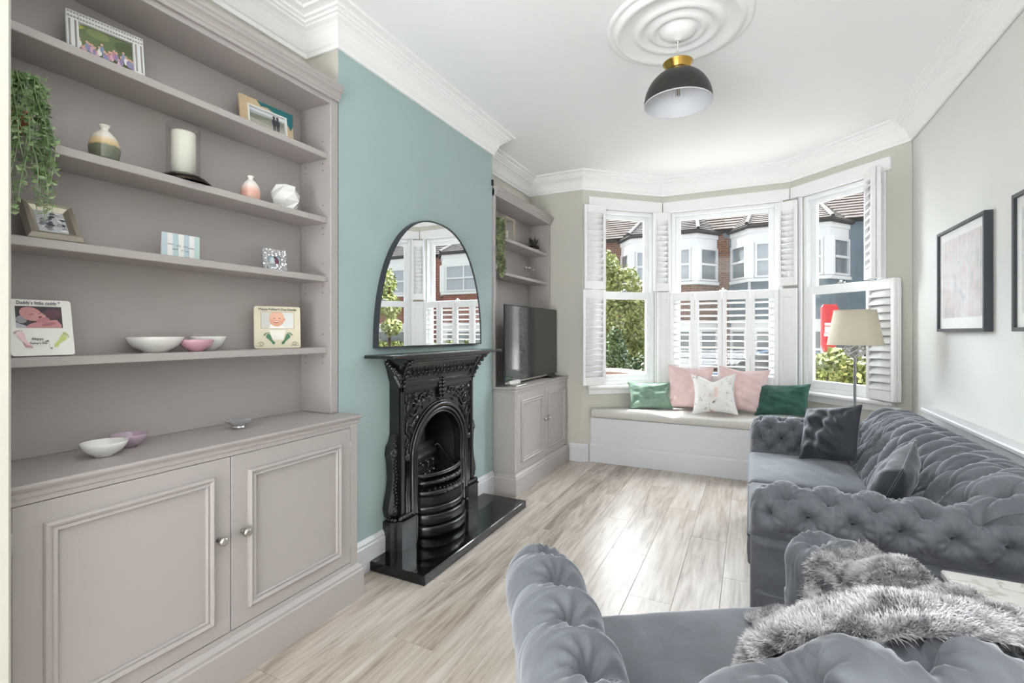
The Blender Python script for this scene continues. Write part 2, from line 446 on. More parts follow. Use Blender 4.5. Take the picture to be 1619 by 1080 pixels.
struct(around_opening(B(), XC-.004, XC, CY0+.001, CY1-.001, CZ-.02, 2.135, 2.605, .74), 'teal_face', 'teal', cb)
struct(B().box(XL, .27, 0, -1.50, .464, CZ, .006), 'wall_left_nib', 'cream')
struct(B().box(XL, 4.27, 0, S_.x, 4.45, CZ), 'wall_front', 'cream')
struct(B().box(XR, -3.1, 0, XR+.1, 4.235, CZ), 'wall_right', 'wallwhite')
struct(B().box(-2.04, -3.1, 0, 1.11, -3.0, CZ), 'wall_back', 'wallwhite')

# plaster cornice all round, one length per wall
CPROF = [(0, -.155), (.012, -.155), (.014, -.136), (.020, -.130), (.024, -.118), (.030, -.100), (.041, -.078), (.056, -.062), (.072, -.053), (.074, -.044), (.084, -.042), (.086, -.032), (.098, -.029), (.100, -.018), (.114, -.015), (.130, -.013), (.132, 0), (0, 0)]
cpath = [(XL, .464), (XL, CY0), (XC, CY0), (XC, CY1), (XL, CY1), (XL, 4.27), (S_.x, S_.y), (A_.x, A_.y), (B_.x, B_.y), (E_.x, E_.y), (XR, -2.95)]
def seg_sweep(prof, path, z, i):
    # the i-th length of a mitred run
    b = B(); pts = [Vector((p[0], p[1], z)) for p in path]; up = Vector((0, 0, 1)); P = np.zeros((2, len(prof), 3))
    for e in (0, 1):
        k = i+e
        a = (pts[k]-pts[k-1]).normalized() if k > 0 else None; c = (pts[k+1]-pts[k]).normalized() if k < len(pts)-1 else None
        a = a or c; c = c or a
        na = a.cross(up); nc = c.cross(up); m = (na+nc).normalized(); f = 1/max(.25, m.dot(na))
        for j, (o, u) in enumerate(prof): P[e, j] = pts[k]+m*(o*f)+up*u
    b.grid(P, False, True, False); return b
n_trim = 1
for i in range(len(cpath)-1):
    struct(seg_sweep(CPROF, cpath, CZ-.0005, i), 'trim_%d' % n_trim, 'plaster'); n_trim += 1

SPROF = [(0, 0), (.018, 0), (.018, .128), (.014, .134), (.014, .146), (.008, .156), (.004, .163), (0, .165)]
def skirting(name, path, mat='white', prof=SPROF):
    p = [(a, b, 0) for a, b in path]
    return struct(B().sweep(prof, p), name, mat)
skirting('baseboard_left', [(XC, CY0), (XC, 1.945)])
skirting('baseboard_chimney', [(XC, 2.80), (XC, CY1)])
skirting('baseboard_front', [(-1.52, 4.27), (S_.x, 4.27), (-1.36, 4.307)])
skirting('baseboard_right', [(XR, 4.1), (XR, -2.9)])
# boxed ledge on the right wall behind the sofa
b = B().box(.948, -1.0, .0, XR, 3.74, .716, .004); b.box(.935, -1.0, .716, XR, 3.75, .742, .006)
struct(b, 'trim_%d' % n_trim, 'white', label='white boxed ledge running along the right wall behind the sofa'); n_trim += 1

# ---------------------------------------------------------------- bay window
def frame_mat(P, Q):
    t = (Q-P).normalized(); n = Vector((t.y, -t.x, 0))
    return Matrix(((t.x, n.x, 0, P.x), (t.y, n.y, 0, P.y), (0, 0, 1, 0), (0, 0, 0, 1))), (Q-P).length
wins = [('left', S_, A_, .13, .775), ('front', A_, B_, .085, 1.005), ('bay_right', B_, E_, .115, .76)]
for k, (nm, P, Q, t0, t1) in enumerate(wins):
    M, L = frame_mat(P, Q)
    w = B(); T = -.13; e0 = .09 if k > 0 else 0; e1 = .09 if k < 2 else 0
    w.box(-e0*.6, T, 0, L+e1*.6, 0, .685); w.box(-e0*.6, T, 2.365, L+e1*.6, 0, CZ); w.box(-e0*.6, T, .685, t0, 0, 2.365); w.box(t1, T, .685, L+e1*.6, 0, 2.365)
    struct(w, 'wall_bay_%s' % ('left', 'centre', 'right')[k], 'cream', M=M)
    # head board and sill
    hb = B().box(.06 if k == 0 else .012, 0, 2.372, L-(.012 if k < 2 else .13), .022, 2.47, .003)
    struct(hb, 'trim_%d' % n_trim, 'shutter', M=M); n_trim += 1
    sl = B().box(.04 if k == 0 else .03, -.06, .672, L-.03 if k < 2 else L-.1, .062, .706, .010); sl.box(.06, 0, .62, L-.06, .018, .672, .004)
    struct(sl, 'trim_%d' % n_trim, 'shutter', M=M); n_trim += 1
    win = bpy.data.objects.new('window_%d' % (k+1), None); COL.objects.link(win); win.location = M @ Vector(((t0+t1)/2, -.06, .706)); tag(win, kind='structure')
    f = B(); z0, z1, d0, d1, s = .706, 2.365, -.115, -.012, .032
    f.box(t0, d0, z0, t0+s, d1, z1, .004); f.box(t1-s, d0, z0, t1, d1, z1, .004); f.box(t0+s, d0, z1-s, t1-s, d1, z1, .004); f.box(t0+s, d0, z0, t1-s, d1, z0+.03, .004)
    f.box(t0-.03, .0, z0, t0, .014, z1+.03, .003); f.box(t1, .0, z0, t1+.03, .014, z1+.03, .003); f.box(t0, .0, z1, t1, .014, z1+.03, .003)
    f.build('frame', 'upvc', win, M=M)
    a0, a1 = t0+s, t1-s
    for nm2, zb, zt, y0, y1, br, tr_ in (('upper_sash', 1.548, 2.333, -.095, -.060, .048, .040), ('lower_sash', .736, 1.592, -.055, -.018, .062, .072)):
        q = B(); st = .048
        q.box(a0, y0, zb, a0+st, y1, zt, .005); q.box(a1-st, y0, zb, a1, y1, zt, .005); q.box(a0+st, y0, zb, a1-st, y1, zb+br, .005); q.box(a0+st, y0, zt-tr_, a1-st, y1, zt, .005)
        sash = q.build(nm2, 'upvc', win, M=M)
        pn = B().box(a0+st, (y0+y1)/2-.002, zb+br, a1-st, (y0+y1)/2+.002, zt-tr_); pn.build('pane', 'glass', sash, M=M)
    lt = B().box((t0+t1)/2-.03, -.03, 1.592, (t0+t1)/2+.03, -.016, 1.603, .003); lt.ball(((t0+t1)/2, -.02, 1.608), .011, 8, 6)
    lt.build('sash_catch', 'chrome', win, M=M)

# ---------------------------------------------------------------- plantation shutters
LV = {}
def louvre_mesh(w, depth, thick):
    k = (round(w, 3), depth)
    if k not in LV:
        n = 12; prof = [(math.cos(2*PI*i/n)*depth/2, math.sin(2*PI*i/n)*thick/2) for i in range(n)]
        b = B(); b.prism(prof, -w/2, w/2, 'x', True); LV[k] = b.mesh('louvre', [MT['shutter']])
    return LV[k]
def shutter(label, P, Q, z0, z1, tilt, stile=.028, top=.075, bot=.075, n=12, th=.028, group=None, plain=False, hinges=0):
    P = Vector((P[0], P[1], 0)); Q = Vector((Q[0], Q[1], 0)); W = (Q-P).length; ang = math.atan2(Q.y-P.y, Q.x-P.x)
    t = thing('window_shutter', label, 'shutter', (P.x, P.y, z0), (0, 0, ang), group); H = z1-z0
    for x in (0, W-stile): B().box(x, -th/2, 0, x+stile, th/2, H, .003).build('stile', 'shutter', t)
    B().box(stile, -th/2, 0, W-stile, th/2, bot, .003).build('rail', 'shutter', t)
    B().box(stile, -th/2, H-top, W-stile, th/2, H, .003).build('rail', 'shutter', t)
    if plain:
        B().box(stile, -th/2+.006, bot, W-stile, th/2-.006, H-top, .002).build('panel', 'shutter', t)
    else:
        me = louvre_mesh(W-2*stile-.003, .063, .010); sp = (H-top-bot)/n
        for i in range(n):
            o = bpy.data.objects.new('louvre', me); COL.objects.link(o); o.parent = t; o.location = (W/2, 0, bot+sp*(i+.5)); o.rotation_euler = (tilt, 0, 0)
    for i in range(hinges):
        zz = H*(.12+.76*i/max(1, hinges-1)); h = B().box(W-.002, -.010, zz-.035, W+.004, .010, zz+.035, .001); h.build('hinge', 'shutter', t)
    return t
def at(k, t, off, z=0):
    M, L = frame_mat(*[(S_, A_), (A_, B_), (B_, E_)][k]); return M @ Vector((t, off, z))
cl = math.radians(58)
xy = lambda v: (v.x, v.y)
# left: one tall pair folded back over the near end of the window
shutter('white louvred shutter leaf, upper tier, folded back at the left end of the bay', xy(at(0, -.02, .085)), xy(at(0, .20, .075)), 1.60, 2.375, -cl, n=12, hinges=2)
shutter('white louvred shutter leaf, lower tier, folded back above the left end of the window seat', xy(at(0, -.035, .085)), xy(at(0, .20, .075)), .715, 1.595, -cl, n=14, hinges=2)
# corner stacks
cl2 = math.radians(-66)
shutter('narrow louvred shutter leaf, upper tier, across the corner of left and centre windows', xy(at(0, .735, .045)), xy(at(1, .075, .030)), 1.60, 2.36, cl2, n=12, stile=.022)
shutter('narrow plain shutter leaf, lower tier, across the corner of left and centre windows', xy(at(0, .775, .045)), xy(at(1, .07, .030)), .712, 1.592, 0, plain=True, stile=.03)
shutter('narrow louvred shutter leaf, upper tier, across the corner of centre and right windows', xy(at(1, 1.0, .035)), xy(at(2, .10, .045)), 1.61, 2.345, cl2, n=12, stile=.022)
shutter('narrow plain shutter leaf, lower tier, across the corner of centre and right windows', xy(at(1, 1.01, .03)), xy(at(2, .10, .045)), .712, 1.585, 0, plain=True, stile=.03)
# centre: four closed leaves with open louvres
xs = [.074, .302, .5405, .773, 1.000]
nm4 = ['first', 'second', 'third', 'fourth']
for i in range(4):
    shutter('closed cafe shutter leaf with open white louvres, %s from the left below the centre window' % nm4[i], xy(at(1, xs[i]+.002, .034)), xy(at(1, xs[i+1]-.002, .034)), .712, 1.583, math.radians(-12), n=12, stile=.036, top=.078, bot=.088)
# right: leaves swung into the room
def swing(p, u, length):
    # far end fixed at p, near end seen in the direction of image column u
    f = 755.; th = math.radians(26.5); R = (math.cos(th), math.sin(th)); F = (-math.sin(th), math.cos(th)); k = (u-809.5)/f
    d = Vector((F[0]+R[0]*k, F[1]+R[1]*k, 0)).normalized(); q = Vector((p.x, p.y, 0)); tt = q.dot(d); h2 = (q-d*tt).length
    return d*(tt-math.sqrt(max(0, length**2-h2**2)))
def side_leaf(label, p, u, length, z0, z1, n):
    q = swing(p, u, length); dirv = (q-Vector((p.x, p.y, 0))).normalized(); nrm = Vector((-dirv.y, dirv.x, 0))
    if nrm.x < 0: nrm = -nrm
    t = shutter(label[0], (p.x, p.y), (q.x, q.y), z0, z1, math.radians(58), n=n, hinges=2)
    p2 = Vector((p.x, p.y, 0))+nrm*.032; q2 = q+nrm*.032
    shutter(label[1], (p2.x, p2.y), (q2.x, q2.y), z0, z1, math.radians(58), n=n, hinges=2)
side_leaf(('white louvred shutter leaf, upper tier, swung into the room at the right window', 'upper shutter leaf stacked behind another at the right window, edge towards the room'), at(2, .665, .03), 1381, .20, 1.592, 2.385, 11)
side_leaf(('white louvred shutter leaf, lower tier, swung out behind the cream lampshade', 'lower shutter leaf stacked behind another beside the lampshade, edge towards the room'), at(2, .675, .03), 1416, .24, .712, 1.585, 13)

# ---------------------------------------------------------------- window seat
st = thing('storage_bench', 'white boxed window seat filling the bay under the windows', 'bench', (-.2, 4.33, 0))
B().prism([(-1.300, 4.35), (.835, 4.35), (.31, 4.852), (-.765, 4.838)], 0, .408, 'z').build('seat_box', 'white', st)
B().prism([(-1.335, 4.324), (.862, 4.324), (.835, 4.352), (-1.302, 4.352)], 0, .408, 'z').build('front_board', 'white', st)
B().sweep([(.0, 0), (.014, 0), (.014, .15), (.010, .158), (.006, .166), (0, .168)], [(-1.338, 4.323, 0), (.87, 4.323, 0)]).build('plinth', 'white', st)
# long grey pad on the seat
P = []
nu = 60
for i in range(nu+1):
    u = i/nu; x = -1.325+2.165*u; row = []
    back = min(4.83, 4.835-max(0, (-.765-x))*.935-max(0, x-.30)*.975); fr = 4.312
    back = max(back, fr+.012); dd = back-fr
    wob = .006*math.sin(x*5.2+1)+.004*math.sin(x*13)
    for (yy, zz) in ((.02, .409), (0, .416), (-.008, .44), (-.006, .464), (.008, .481+wob), (.04, .487+wob), (.35*dd, .490+wob*.6), (.7*dd, .490), (dd-.02, .487), (dd, .475), (dd, .409)):
        row.append((x, fr+max(-.01, min(yy, dd)), zz))
    P.append(row)
b = B(); b.grid(P, False, True, True, flip=True)
n_ = len(P[0]); b.f.append(tuple(range(n_))); b.mi.append(0); b.sm.append(False); b.f.append(tuple(range((len(P)-1)*n_, len(P)*n_))[::-1]); b.mi.append(0); b.sm.append(False)
pad = b.build('seat_pad', 'linen', label='long grey linen pad laid on the white window seat', cat='cushion')
# ================================================================ built-in joinery
PMOLD = [(-.014, 0), (-.014, .006), (-.011, .012), (-.006, .010), (-.003, .008), (.001, .013), (.007, .016), (.012, .012), (.014, .006), (.014, 0)]
def panel_mould(parent, x, y0, z0, y1, z1):
    b = B(); b.sweep(PMOLD, [(x, y0, z0), (x, y1, z0), (x, y1, z1), (x, y0, z1)], True, up=(1, 0, 0))
    return b.build('panel_moulding', 'greige', parent)
def knob(parent, x, y, z, r=.0155):
    b = B(); b.lathe([(.0, 0), (.009, 0), (.009, .004), (.0065, .008), (.0065, .014), (r*.8, .018), (r, .025), (r*.9, .033), (r*.55, .037), (0, .038)], (x, y, z), 20, axis='x')
    return b.build('knob', 'nickel', parent)
def base_cabinet(label, xf, y0, y1, ztop, split, d0, d1, zb, zt, panels, group, side_over):
    t = thing('base_cabinet', label, 'cabinet', ((xf+XL)/2, (y0+y1)/2, 0), group=group)
    b = B(); b.box(XL+.004, y0, .0, xf-.022, y1, ztop-.036, .002)
    b.box(xf-.022, y0, .12, xf, d0-.002, ztop-.036, .002); b.box(xf-.022, d1+.002, .12, xf, y1, ztop-.036, .002); b.box(xf-.022, d0-.002, zt+.002, xf, d1+.002, ztop-.036, .001); b.box(xf-.022, d0-.002, .12, xf, d1+.002, zb-.003, .001)
    b.build('body', 'greige', t)
    p = B(); e = .018
    pth = [(XC+.02, y0-(e if side_over < 0 else 0)), (xf, y0-(e if side_over < 0 else 0)), (xf, y1+(e if side_over > 0 else 0))]
    if side_over > 0:   # plinth returns on the far side
        p.sweep([(0, 0), (.02, 0), (.02, .122), (.016, .128), (.016, .138), (.008, .146), (.002, .152), (0, .152)], [(xf, y0, 0), (xf, y1, 0), (XC+.006, y1, 0)][::-1] if False else [(XC+.006, y1, 0), (xf, y1, 0), (xf, y0, 0)][::-1])
    else:
        p.sweep([(0, 0), (.02, 0), (.02, .122), (.016, .128), (.016, .138), (.008, .146), (.002, .152), (0, .152)], [(xf, y1, 0), (xf, y0, 0), (XC+.02, y0, 0)][::-1])
    p.build('plinth', 'greige', t)
    for (a, c, pa, kn, hy) in ((d0, split-.0015, panels[0], split-.042, d0), (split+.0015, d1, panels[1], split+.042, d1)):
        db = B().box(xf-.020, a, zb, xf+.0005, c, zt, .0018); d = db.build('door', 'greige', t)
        panel_mould(d, xf+.0005, pa[0], pa[2], pa[1], pa[3]); knob(d, xf, kn, (zb+zt)/2+.03)
        for zz in (zb+.09, zt-.09):
            h = B(); h.lathe([(0, -.03), (.004, -.03), (.004, .03), (0, .03)], (xf-.001, hy, zz), 8); h.build('hinge', 'greige', d)
    return t
TOPP = [(-.02, -.036), (.002, -.036), (.004, -.034), (.006, -.026), (.002, -.022), (.004, -.018), (.010, -.014), (.014, -.008), (.014, -.003), (.011, 0), (-.02, 0)]
def counter(label, xf, y0, y1, z, over):
    path = [(xf, y0, z), (xf, y1, z), (XL+.05 if False else XC+.004, y1, z)] if over > 0 else [(XC+.004, y0, z), (xf, y0, z), (xf, y1, z)]
    b = B(); b.sweep(TOPP, path[::-1] if False else path); 
    return b, path
# the sweep's 'out' is to the right of travel, so fronts facing +x run towards +y
def mk_counter(name, label, xf, y0, y1, z, over, group):
    b = B()
    if over > 0: b.sweep(TOPP, [(xf, y0, z), (xf, y1, z), (XC+.004, y1, z)][::-1] if False else [(xf, y0, z), (xf, y1, z)])
    else: b.sweep(TOPP, [(xf, y0, z), (xf, y1, z)])
    e0, e1 = (y0, y1)
    b.box(XL+.004, y0, z-.036, xf-.018, y1, z-.0004)
    if over > 0: b.sweep(TOPP, [(xf+.0, y1-.0, z), (XC+.004, y1, z)][::-1][::-1])
    return b.build(name, 'greige', origin=((xf+XL)/2, (y0+y1)/2, z-.036), label=label, cat='worktop', group=group)

L0, L1 = .466, 1.632
base_cabinet('large warm grey base cabinet with two panelled doors, left of the teal wall', -1.60, L0, L1, .826, 1.040, .494, 1.589, .172, .773, [(.565, .966, .239, .705), (1.114, 1.516, .239, .70)], None, 1)
base_cabinet('smaller warm grey base cabinet with two panelled doors, under the television', -1.545, 3.148, 4.262, .793, 3.722, 3.185, 4.232, .160, .742, [(3.262, 3.645, .235, .675), (3.80, 4.16, .235, .675)], None, -1)
def worktop(label, xf, y0, y1, z, over):
    b = B()
    if over > 0:
        pts = [(xf, y0), (xf, y1), (XC+.003, y1)]
    else:
        pts = [(XC+.003, y0), (xf, y0), (xf, y1)]
    # mitred nosing
    up = Vector((0, 0, 1)); V = [Vector((p[0], p[1], z)) for p in pts]
    # travel so that right-hand side is outwards: front edge runs +y, far return runs -x, near return runs +x
    b.sweep(TOPP, V)
    b.box(XL+.004, y0+(.0 if over > 0 else .001), z-.036, xf-.002, y1-.001, z-.0003)
    return b.build('worktop', 'greige', origin=((xf+XL)/2, (y0+y1)/2, z-.036), label=label, cat='worktop')
worktop('warm grey worktop with moulded edge holding two bowls and a crystal dish', -1.60, L0, L1+.006, .826, 1)
worktop('warm grey worktop with moulded edge under the black television', -1.545, 3.145, 4.264, .793, -1)

def bookcase(label, y0, y1, xf, z0, zs, ztop, wl, wr, shelves, xs, open_side):
    t = thing('bookcase', label, 'bookcase', ((xf+XL)/2, (y0+y1)/2, z0))
    B().box(XL+.003, y0, z0, XL+.016, y1, zs+.05, 0).build('back_panel', 'greige', t)
    for a, c in ((y0, y0+wl), (y1-wr, y1)):
        b = B().box(XL+.016, a, z0, xf, c, zs+.05, .003); sp = b.build('side_panel', 'greige', t)
        inner = c if a == y0 else a; dr = 1 if a == y0 else -1
        h = B()
        for zz in shelves:
            for dz in (-.075, -.045, .06):
                for xx in (xf-.05, XL+.05):
                    h.lathe([(.0025, 0), (.0025, .0012), (0, .0012)], (xx, inner+(0 if dr > 0 else -.0012), zz+dz), 6, axis='y')
        h.build('shelf_pin_holes', 'black', sp)
    B().box(XL+.016, y0+wl, zs, xf-.002, y1-wr, zs+.05, .002).build('top_panel', 'greige', t)
    cp = [(0, 0), (.010, 0), (.012, .012), (.016, .016), (.016, .026), (.022, .034), (.030, .040), (.030, .050), (.036, .056), (.036, .070), (0, .070)]
    b = B()
    if open_side > 0: b.sweep(cp, [(xf, y0, ztop-.07), (xf, y1, ztop-.07), (xf-.10, y1, ztop-.07)] if False else [(xf, y0, ztop-.07), (xf, y1+.0, ztop-.07)])
    else: b.sweep(cp, [(xf, y0, ztop-.07), (xf, y1, ztop-.07)])
    b.box(XL+.02, y0, ztop-.07, xf, y1, ztop); b.build('cornice_moulding', 'greige', t)
    for z in shelves:
        B().box(XL+.017, y0+wl+.001, z-.026, xs, y1-wr-.001, z, .002).build('shelf', 'greige', t)
    return t
SH = [2.028, 1.730, 1.460, 1.132]
bookcase('tall warm grey alcove bookcase with four shelves, left of the teal wall', .468, 1.636, -1.725, .8265, 2.255, 2.345, .032, .044, SH, -1.745, 1)
SR = [1.955, 1.680]
bookcase('narrow warm grey alcove bookcase above the television', 3.146, 4.266, -1.715, .7935, 2.235, 2.300, .026, .034, SR, -1.735, 1)

# ================================================================ hearth, fireplace, mirror
FY = 2.37
hb = B().box(XC+.001, 1.832, .0, -1.375, 2.975, .050, .004)
hb.build('hearth', 'granite', label='polished black granite hearth slab in front of the cast iron fireplace', cat='hearth')
fp = thing('fireplace', 'black cast iron Victorian fireplace with arched opening on the teal wall', 'fireplace', (XC+.05, FY, .05))
Z0 = .05
def mir(f): f(-1); f(1)
# body plate with arched opening
XB = -1.665
def arch(r, zc, n=24, zb=None, w=None):
    pts = [(FY+(w or r)*math.cos(a), zc+r*math.sin(a)) for a in np.linspace(0, PI, n)]
    return pts
zc, ro = .505, .222
out = [(FY-.365, Z0), (FY-.365, .93), (FY+.365, .93), (FY+.365, Z0)]
inn = [(FY+ro, Z0)]+arch(ro, zc, 24)+[(FY-ro, Z0)]
def ring_plate(b, inner, x0, x1, hw, ztop):
    # plate between an arch outline and a rectangular outline, front at x1
    n = len(inner); outer = []
    for (y, z) in inner:
        dy, dz = y-FY, z-zc
        if z <= zc+1e-6: outer.append((FY+(hw if dy > 0 else -hw), z))
        else:
            k = min(hw/abs(dy) if abs(dy) > 1e-6 else 1e9, (ztop-zc)/dz if dz > 1e-6 else 1e9); outer.append((FY+dy*k, zc+dz*k))
    P = np.zeros((4, n, 3))
    for i in range(n):
        P[0, i] = (x0, *inner[i]); P[1, i] = (x1, *inner[i]); P[2, i] = (x1, *outer[i]); P[3, i] = (x0, *outer[i])
    b.grid(P, False, False, False)
    return b
# make sure the corners of the rectangle are hit by sampling at their angles
ca = math.atan2(.93-zc, .365)
angs = sorted(set(list(np.linspace(0, PI, 25))+[ca, PI-ca]))
inn = [(FY+ro, Z0)]+[(FY+ro*math.cos(a), zc+ro*math.sin(a)) for a in angs]+[(FY-ro, Z0)]
b = ring_plate(B(), inn, XC, XB, .365, .93); b.build('front_plate', 'iron', fp)
# arch mouldings: nested rings
def arch_path(r, x): return [(x, FY+r, Z0+.0)]+[(x, FY+r*math.cos(a), zc+r*math.sin(a)) for a in np.linspace(0, PI, 28)]+[(x, FY-r, Z0)]
b = B()
for r, w, x in ((.228, .008, XB+.004), (.246, .011, XB+.010), (.272, .013, XB+.012), (.288, .006, XB+.004)): b.tube(arch_path(r, x), w, 8)
b.build('arch_moulding', 'iron', fp)
b = B(); P = np.zeros((2, 30, 3))
ap = arch_path(.272, 0); ap2 = arch_path(.236, 0)
for i in range(30): P[0, i] = (XB+.010, ap[i][1], ap[i][2]); P[1, i] = (XB+.002, ap2[i][1], ap2[i][2])
b.grid(P, sm=True); b.build('arch_hollow', 'iron', fp)
# border beads of the spandrels
b = B()
for s in (-1, 1):
    b.box(XB, FY+s*.365, Z0+.16, XB+.012, FY+s*.345, .93, .003)
    b.box(XB, FY+s*.340, Z0+.16, XB+.008, FY+s*.334, .872, .002)
b.box(XB, FY-.365, .880, XB+.012, FY+.365, .93, .003); b.box(XB, FY-.334, .868, XB+.008, FY+.334, .873, .002)
b.build('border_bead', 'iron', fp)
# scroll relief
def spiral(b, c, r0, turns, start, dirn, r=.006, x=XB+.004, n=30):
    pts = []; rr = []
    for i in range(n):
        t = i/(n-1); a = start+dirn*turns*2*PI*t; R = r0*(1-t)**.8+.004
        pts.append((x+.004*t, c[0]+R*math.cos(a), c[1]+R*math.sin(a))); rr.append(r*(1.1-.55*t))
    b.tube(pts, rr, 6); b.ball((x+.006, c[0], c[1]), .008, 8, 6)
def leaf(b, p, ang, L, w, x=XB+.002, h=.012):
    n = 7; rows = []
    for i in range(n):
        t = i/(n-1); ww = w*math.sin(PI*min(1, .08+t*.92))**.8; cy = p[0]+math.cos(ang)*L*t; cz = p[1]+math.sin(ang)*L*t
        ny, nz = -math.sin(ang), math.cos(ang); hh = h*math.sin(PI*(.15+.8*t))
        rows.append([(x, cy+ny*ww, cz+nz*ww), (x+hh, cy+ny*ww*.45, cz+nz*ww*.45), (x+hh*.45, cy, cz), (x+hh, cy-ny*ww*.45, cz-nz*ww*.45), (x, cy-ny*ww, cz-nz*ww)])
    b.grid(rows)
rs = random.Random(3)
for s in (-1, 1):
    b = B()
    def q(y, z): return (FY+s*y, z)
    spiral(b, q(.262, .785), .050, 1.6, PI*.5, s, .008)
    spiral(b, q(.185, .825), .034, 1.4, PI, -s, .006)
    spiral(b, q(.296, .675), .030, 1.4, 0, s, .006)
    spiral(b, q(.110, .848), .018, 1.2, PI, -s, .005)
    spiral(b, q(.310, .590), .018, 1.2, 0, -s, .005)
    for (y, z, a, L, w) in ((.262, .735, 70, .085, .016), (.300, .735, 95, .10, .014), (.235, .770, 120, .07, .014), (.205, .79, 150, .07, .013), (.15, .82, 165, .06, .012), (.29, .62, 90, .08, .013), (.315, .65, 100, .09, .010), (.30, .83, 60, .04, .013), (.22, .845, 20, .05, .012), (.305, .56, 90, .07, .010), (.31, .50, 92, .08, .008), (.14, .852, 0, .05, .010), (.10, .835, 170, .05, .010), (.27, .66, 110, .06, .012), (.25, .70, 130, .05, .010), (.32, .72, 85, .07, .009), (.318, .82, 100, .035, .009)):
        an = math.radians(a); an = an if s > 0 else PI-an
        leaf(b, q(y, z), an, L, w)
    for i in range(70):
        y = rs.uniform(.08, .33); z = rs.uniform(.56, .865)
        if (y**2+(z-zc)**2)**.5 < .305 or y > .328: continue
        b.ball((XB+.003, FY+s*y, z), rs.uniform(.004, .009), 7, 5)
    b.build('spandrel_relief', 'iron', fp)
# central drop
b = B()
for (z, r) in ((.925, .018), (.905, .022), (.885, .024), (.862, .024), (.84, .020), (.82, .014), (.803, .009)):
    for dy in (-1, 0, 1): b.ball((XB+.014+(.012 if dy == 0 else 0), FY+dy*r*.8, z), r*.62, 8, 6)
b.build('centre_drop', 'iron', fp)
# frieze under the shelf: coved, with relief
b = B()
prof = [(XC+.01, .905), (XB+.008, .905), (XB+.020, .912), (XB+.020, .926), (XB+.010, .930), (XB+.010, .945), (XB+.022, .985), (XB+.050, 1.015), (XB+.060, 1.030), (XB+.060, 1.040), (XB+.085, 1.046), (XB+.085, 1.056), (XB+.10, 1.060), (XB+.10, 1.0695), (XC+.01, 1.0695)]
hw = .375
P = []
for yy, k in ((-hw-.055, 1), (hw+.055, 1)):
    P.append([(x, FY+(yy if z > 1.0 else yy*(hw/(hw+.055))), z) for x, z in prof])
b.grid(P, False, True, False)
n_ = len(prof); b.f.append(tuple(range(n_))[::-1]); b.mi.append(0); b.sm.append(False); b.f.append(tuple(range(n_, 2*n_))); b.mi.append(0); b.sm.append(False)
b.build('frieze', 'iron', fp)
b = B()
for i in range(-9, 10):
    y = FY+i*.036; x = XB+.020
    spiral(b, (y, .982), .016, 1.2, i, 1 if i % 2 else -1, .0045, x+.006, 16)
    leaf(b, (y+.012, .955), 1.2+.6*(i % 2), .045, .010, x, .014)
    b.ball((x+.024, y+.014, 1.008), .007, 7, 5)
b.build('frieze_relief', 'iron', fp)
for s in (-1, 1):
    b = B()   # acanthus corner brackets
    for i in range(16):
        t = i/15; z = 1.055-.135*t; x = XB+.075*(1-t)**1.3+.012; y = FY+s*(hw+.016*(1-t)-.022)
        b.ball((x-.01, y, z), .020*(1-t*.45), 8, 6); b.ball((x-.035, y+s*.004*(1-t), z), .018*(1-t*.4), 8, 6); b.ball((x-.058, y+s*.004*(1-t), z+.004), .015*(1-t*.4), 8, 6)
        if i % 3 == 0: b.ball((x+.008, y+s*.012*(1-t), z-.006), .012, 8, 6)
    for i in range(22):   # leafage over the end face
        z = .955+.088*((i*.618) % 1); yy = FY+s*(hw+.055*(z-.93)/.13-.004); xx = XC+.02+(XB+.075*((z-.93)/.13)-XC-.02)*((i*.37+.1) % 1)
        b.ball((xx, yy, z), .010+.004*(i % 3), 7, 5)
    b.box(XC+.005, FY+s*(hw-.03), .93, XB+.02, FY+s*(hw+.004), 1.05, .004)
    b.build('corner_bracket', 'iron', fp)
b = B().box(XC, 1.805, 1.070, -1.535, 2.93, 1.087, .005); b.build('mantel_shelf', 'iron', fp)
# side panels beside the opening and fluted pilasters
for s in (-1, 1): B().box(XC, FY+s*.365, Z0, XB-.002, FY+s*.372, .93, 0).build('side_return', 'iron', fp)
for s in (-1, 1):
    for yy in (.318, .300): B().tube([(XB+.006, FY+s*yy, Z0+.16), (XB+.006, FY+s*yy, .50)], .008, 8).build('pilaster_bead', 'iron', fp)
for s in (-1, 1):
    b = B(); b.lathe([(0, .012), (.008, .014), (.012, .010), (.017, .010), (.021, .004), (.021, 0)], (XB+.004, FY+s*.312, .525), 16, axis='x'); b.build('roundel', 'iron', fp)
# plinth feet
for s in (-1, 1):
    b = B(); o = [(XC, FY+s*.425), (XC+.050, FY+s*.425), (XC+.066, FY+s*.412), (XC+.074, FY+s*.400), (XC+.100, FY+s*.388), (XC+.100, FY+s*.270), (XC+.09, FY+s*.250), (XC, FY+s*.250)]
    b.prism(o, Z0, Z0+.145, 'z'); o2 = [(x+(.006 if x > XC else 0), y) for x, y in o]; b.prism(o2, Z0+.145, Z0+.157, 'z'); b.build('foot', 'iron', fp)
    b = B()
    for i in range(5): b.ball((XC+.085, FY+s*(.29+.024*i), Z0+.168), .015, 8, 6)
    for i in range(3): b.ball((XC+.03+.02*i, FY+s*.412, Z0+.166), .011, 8, 6)
    b.build('foot_crest', 'iron', fp)
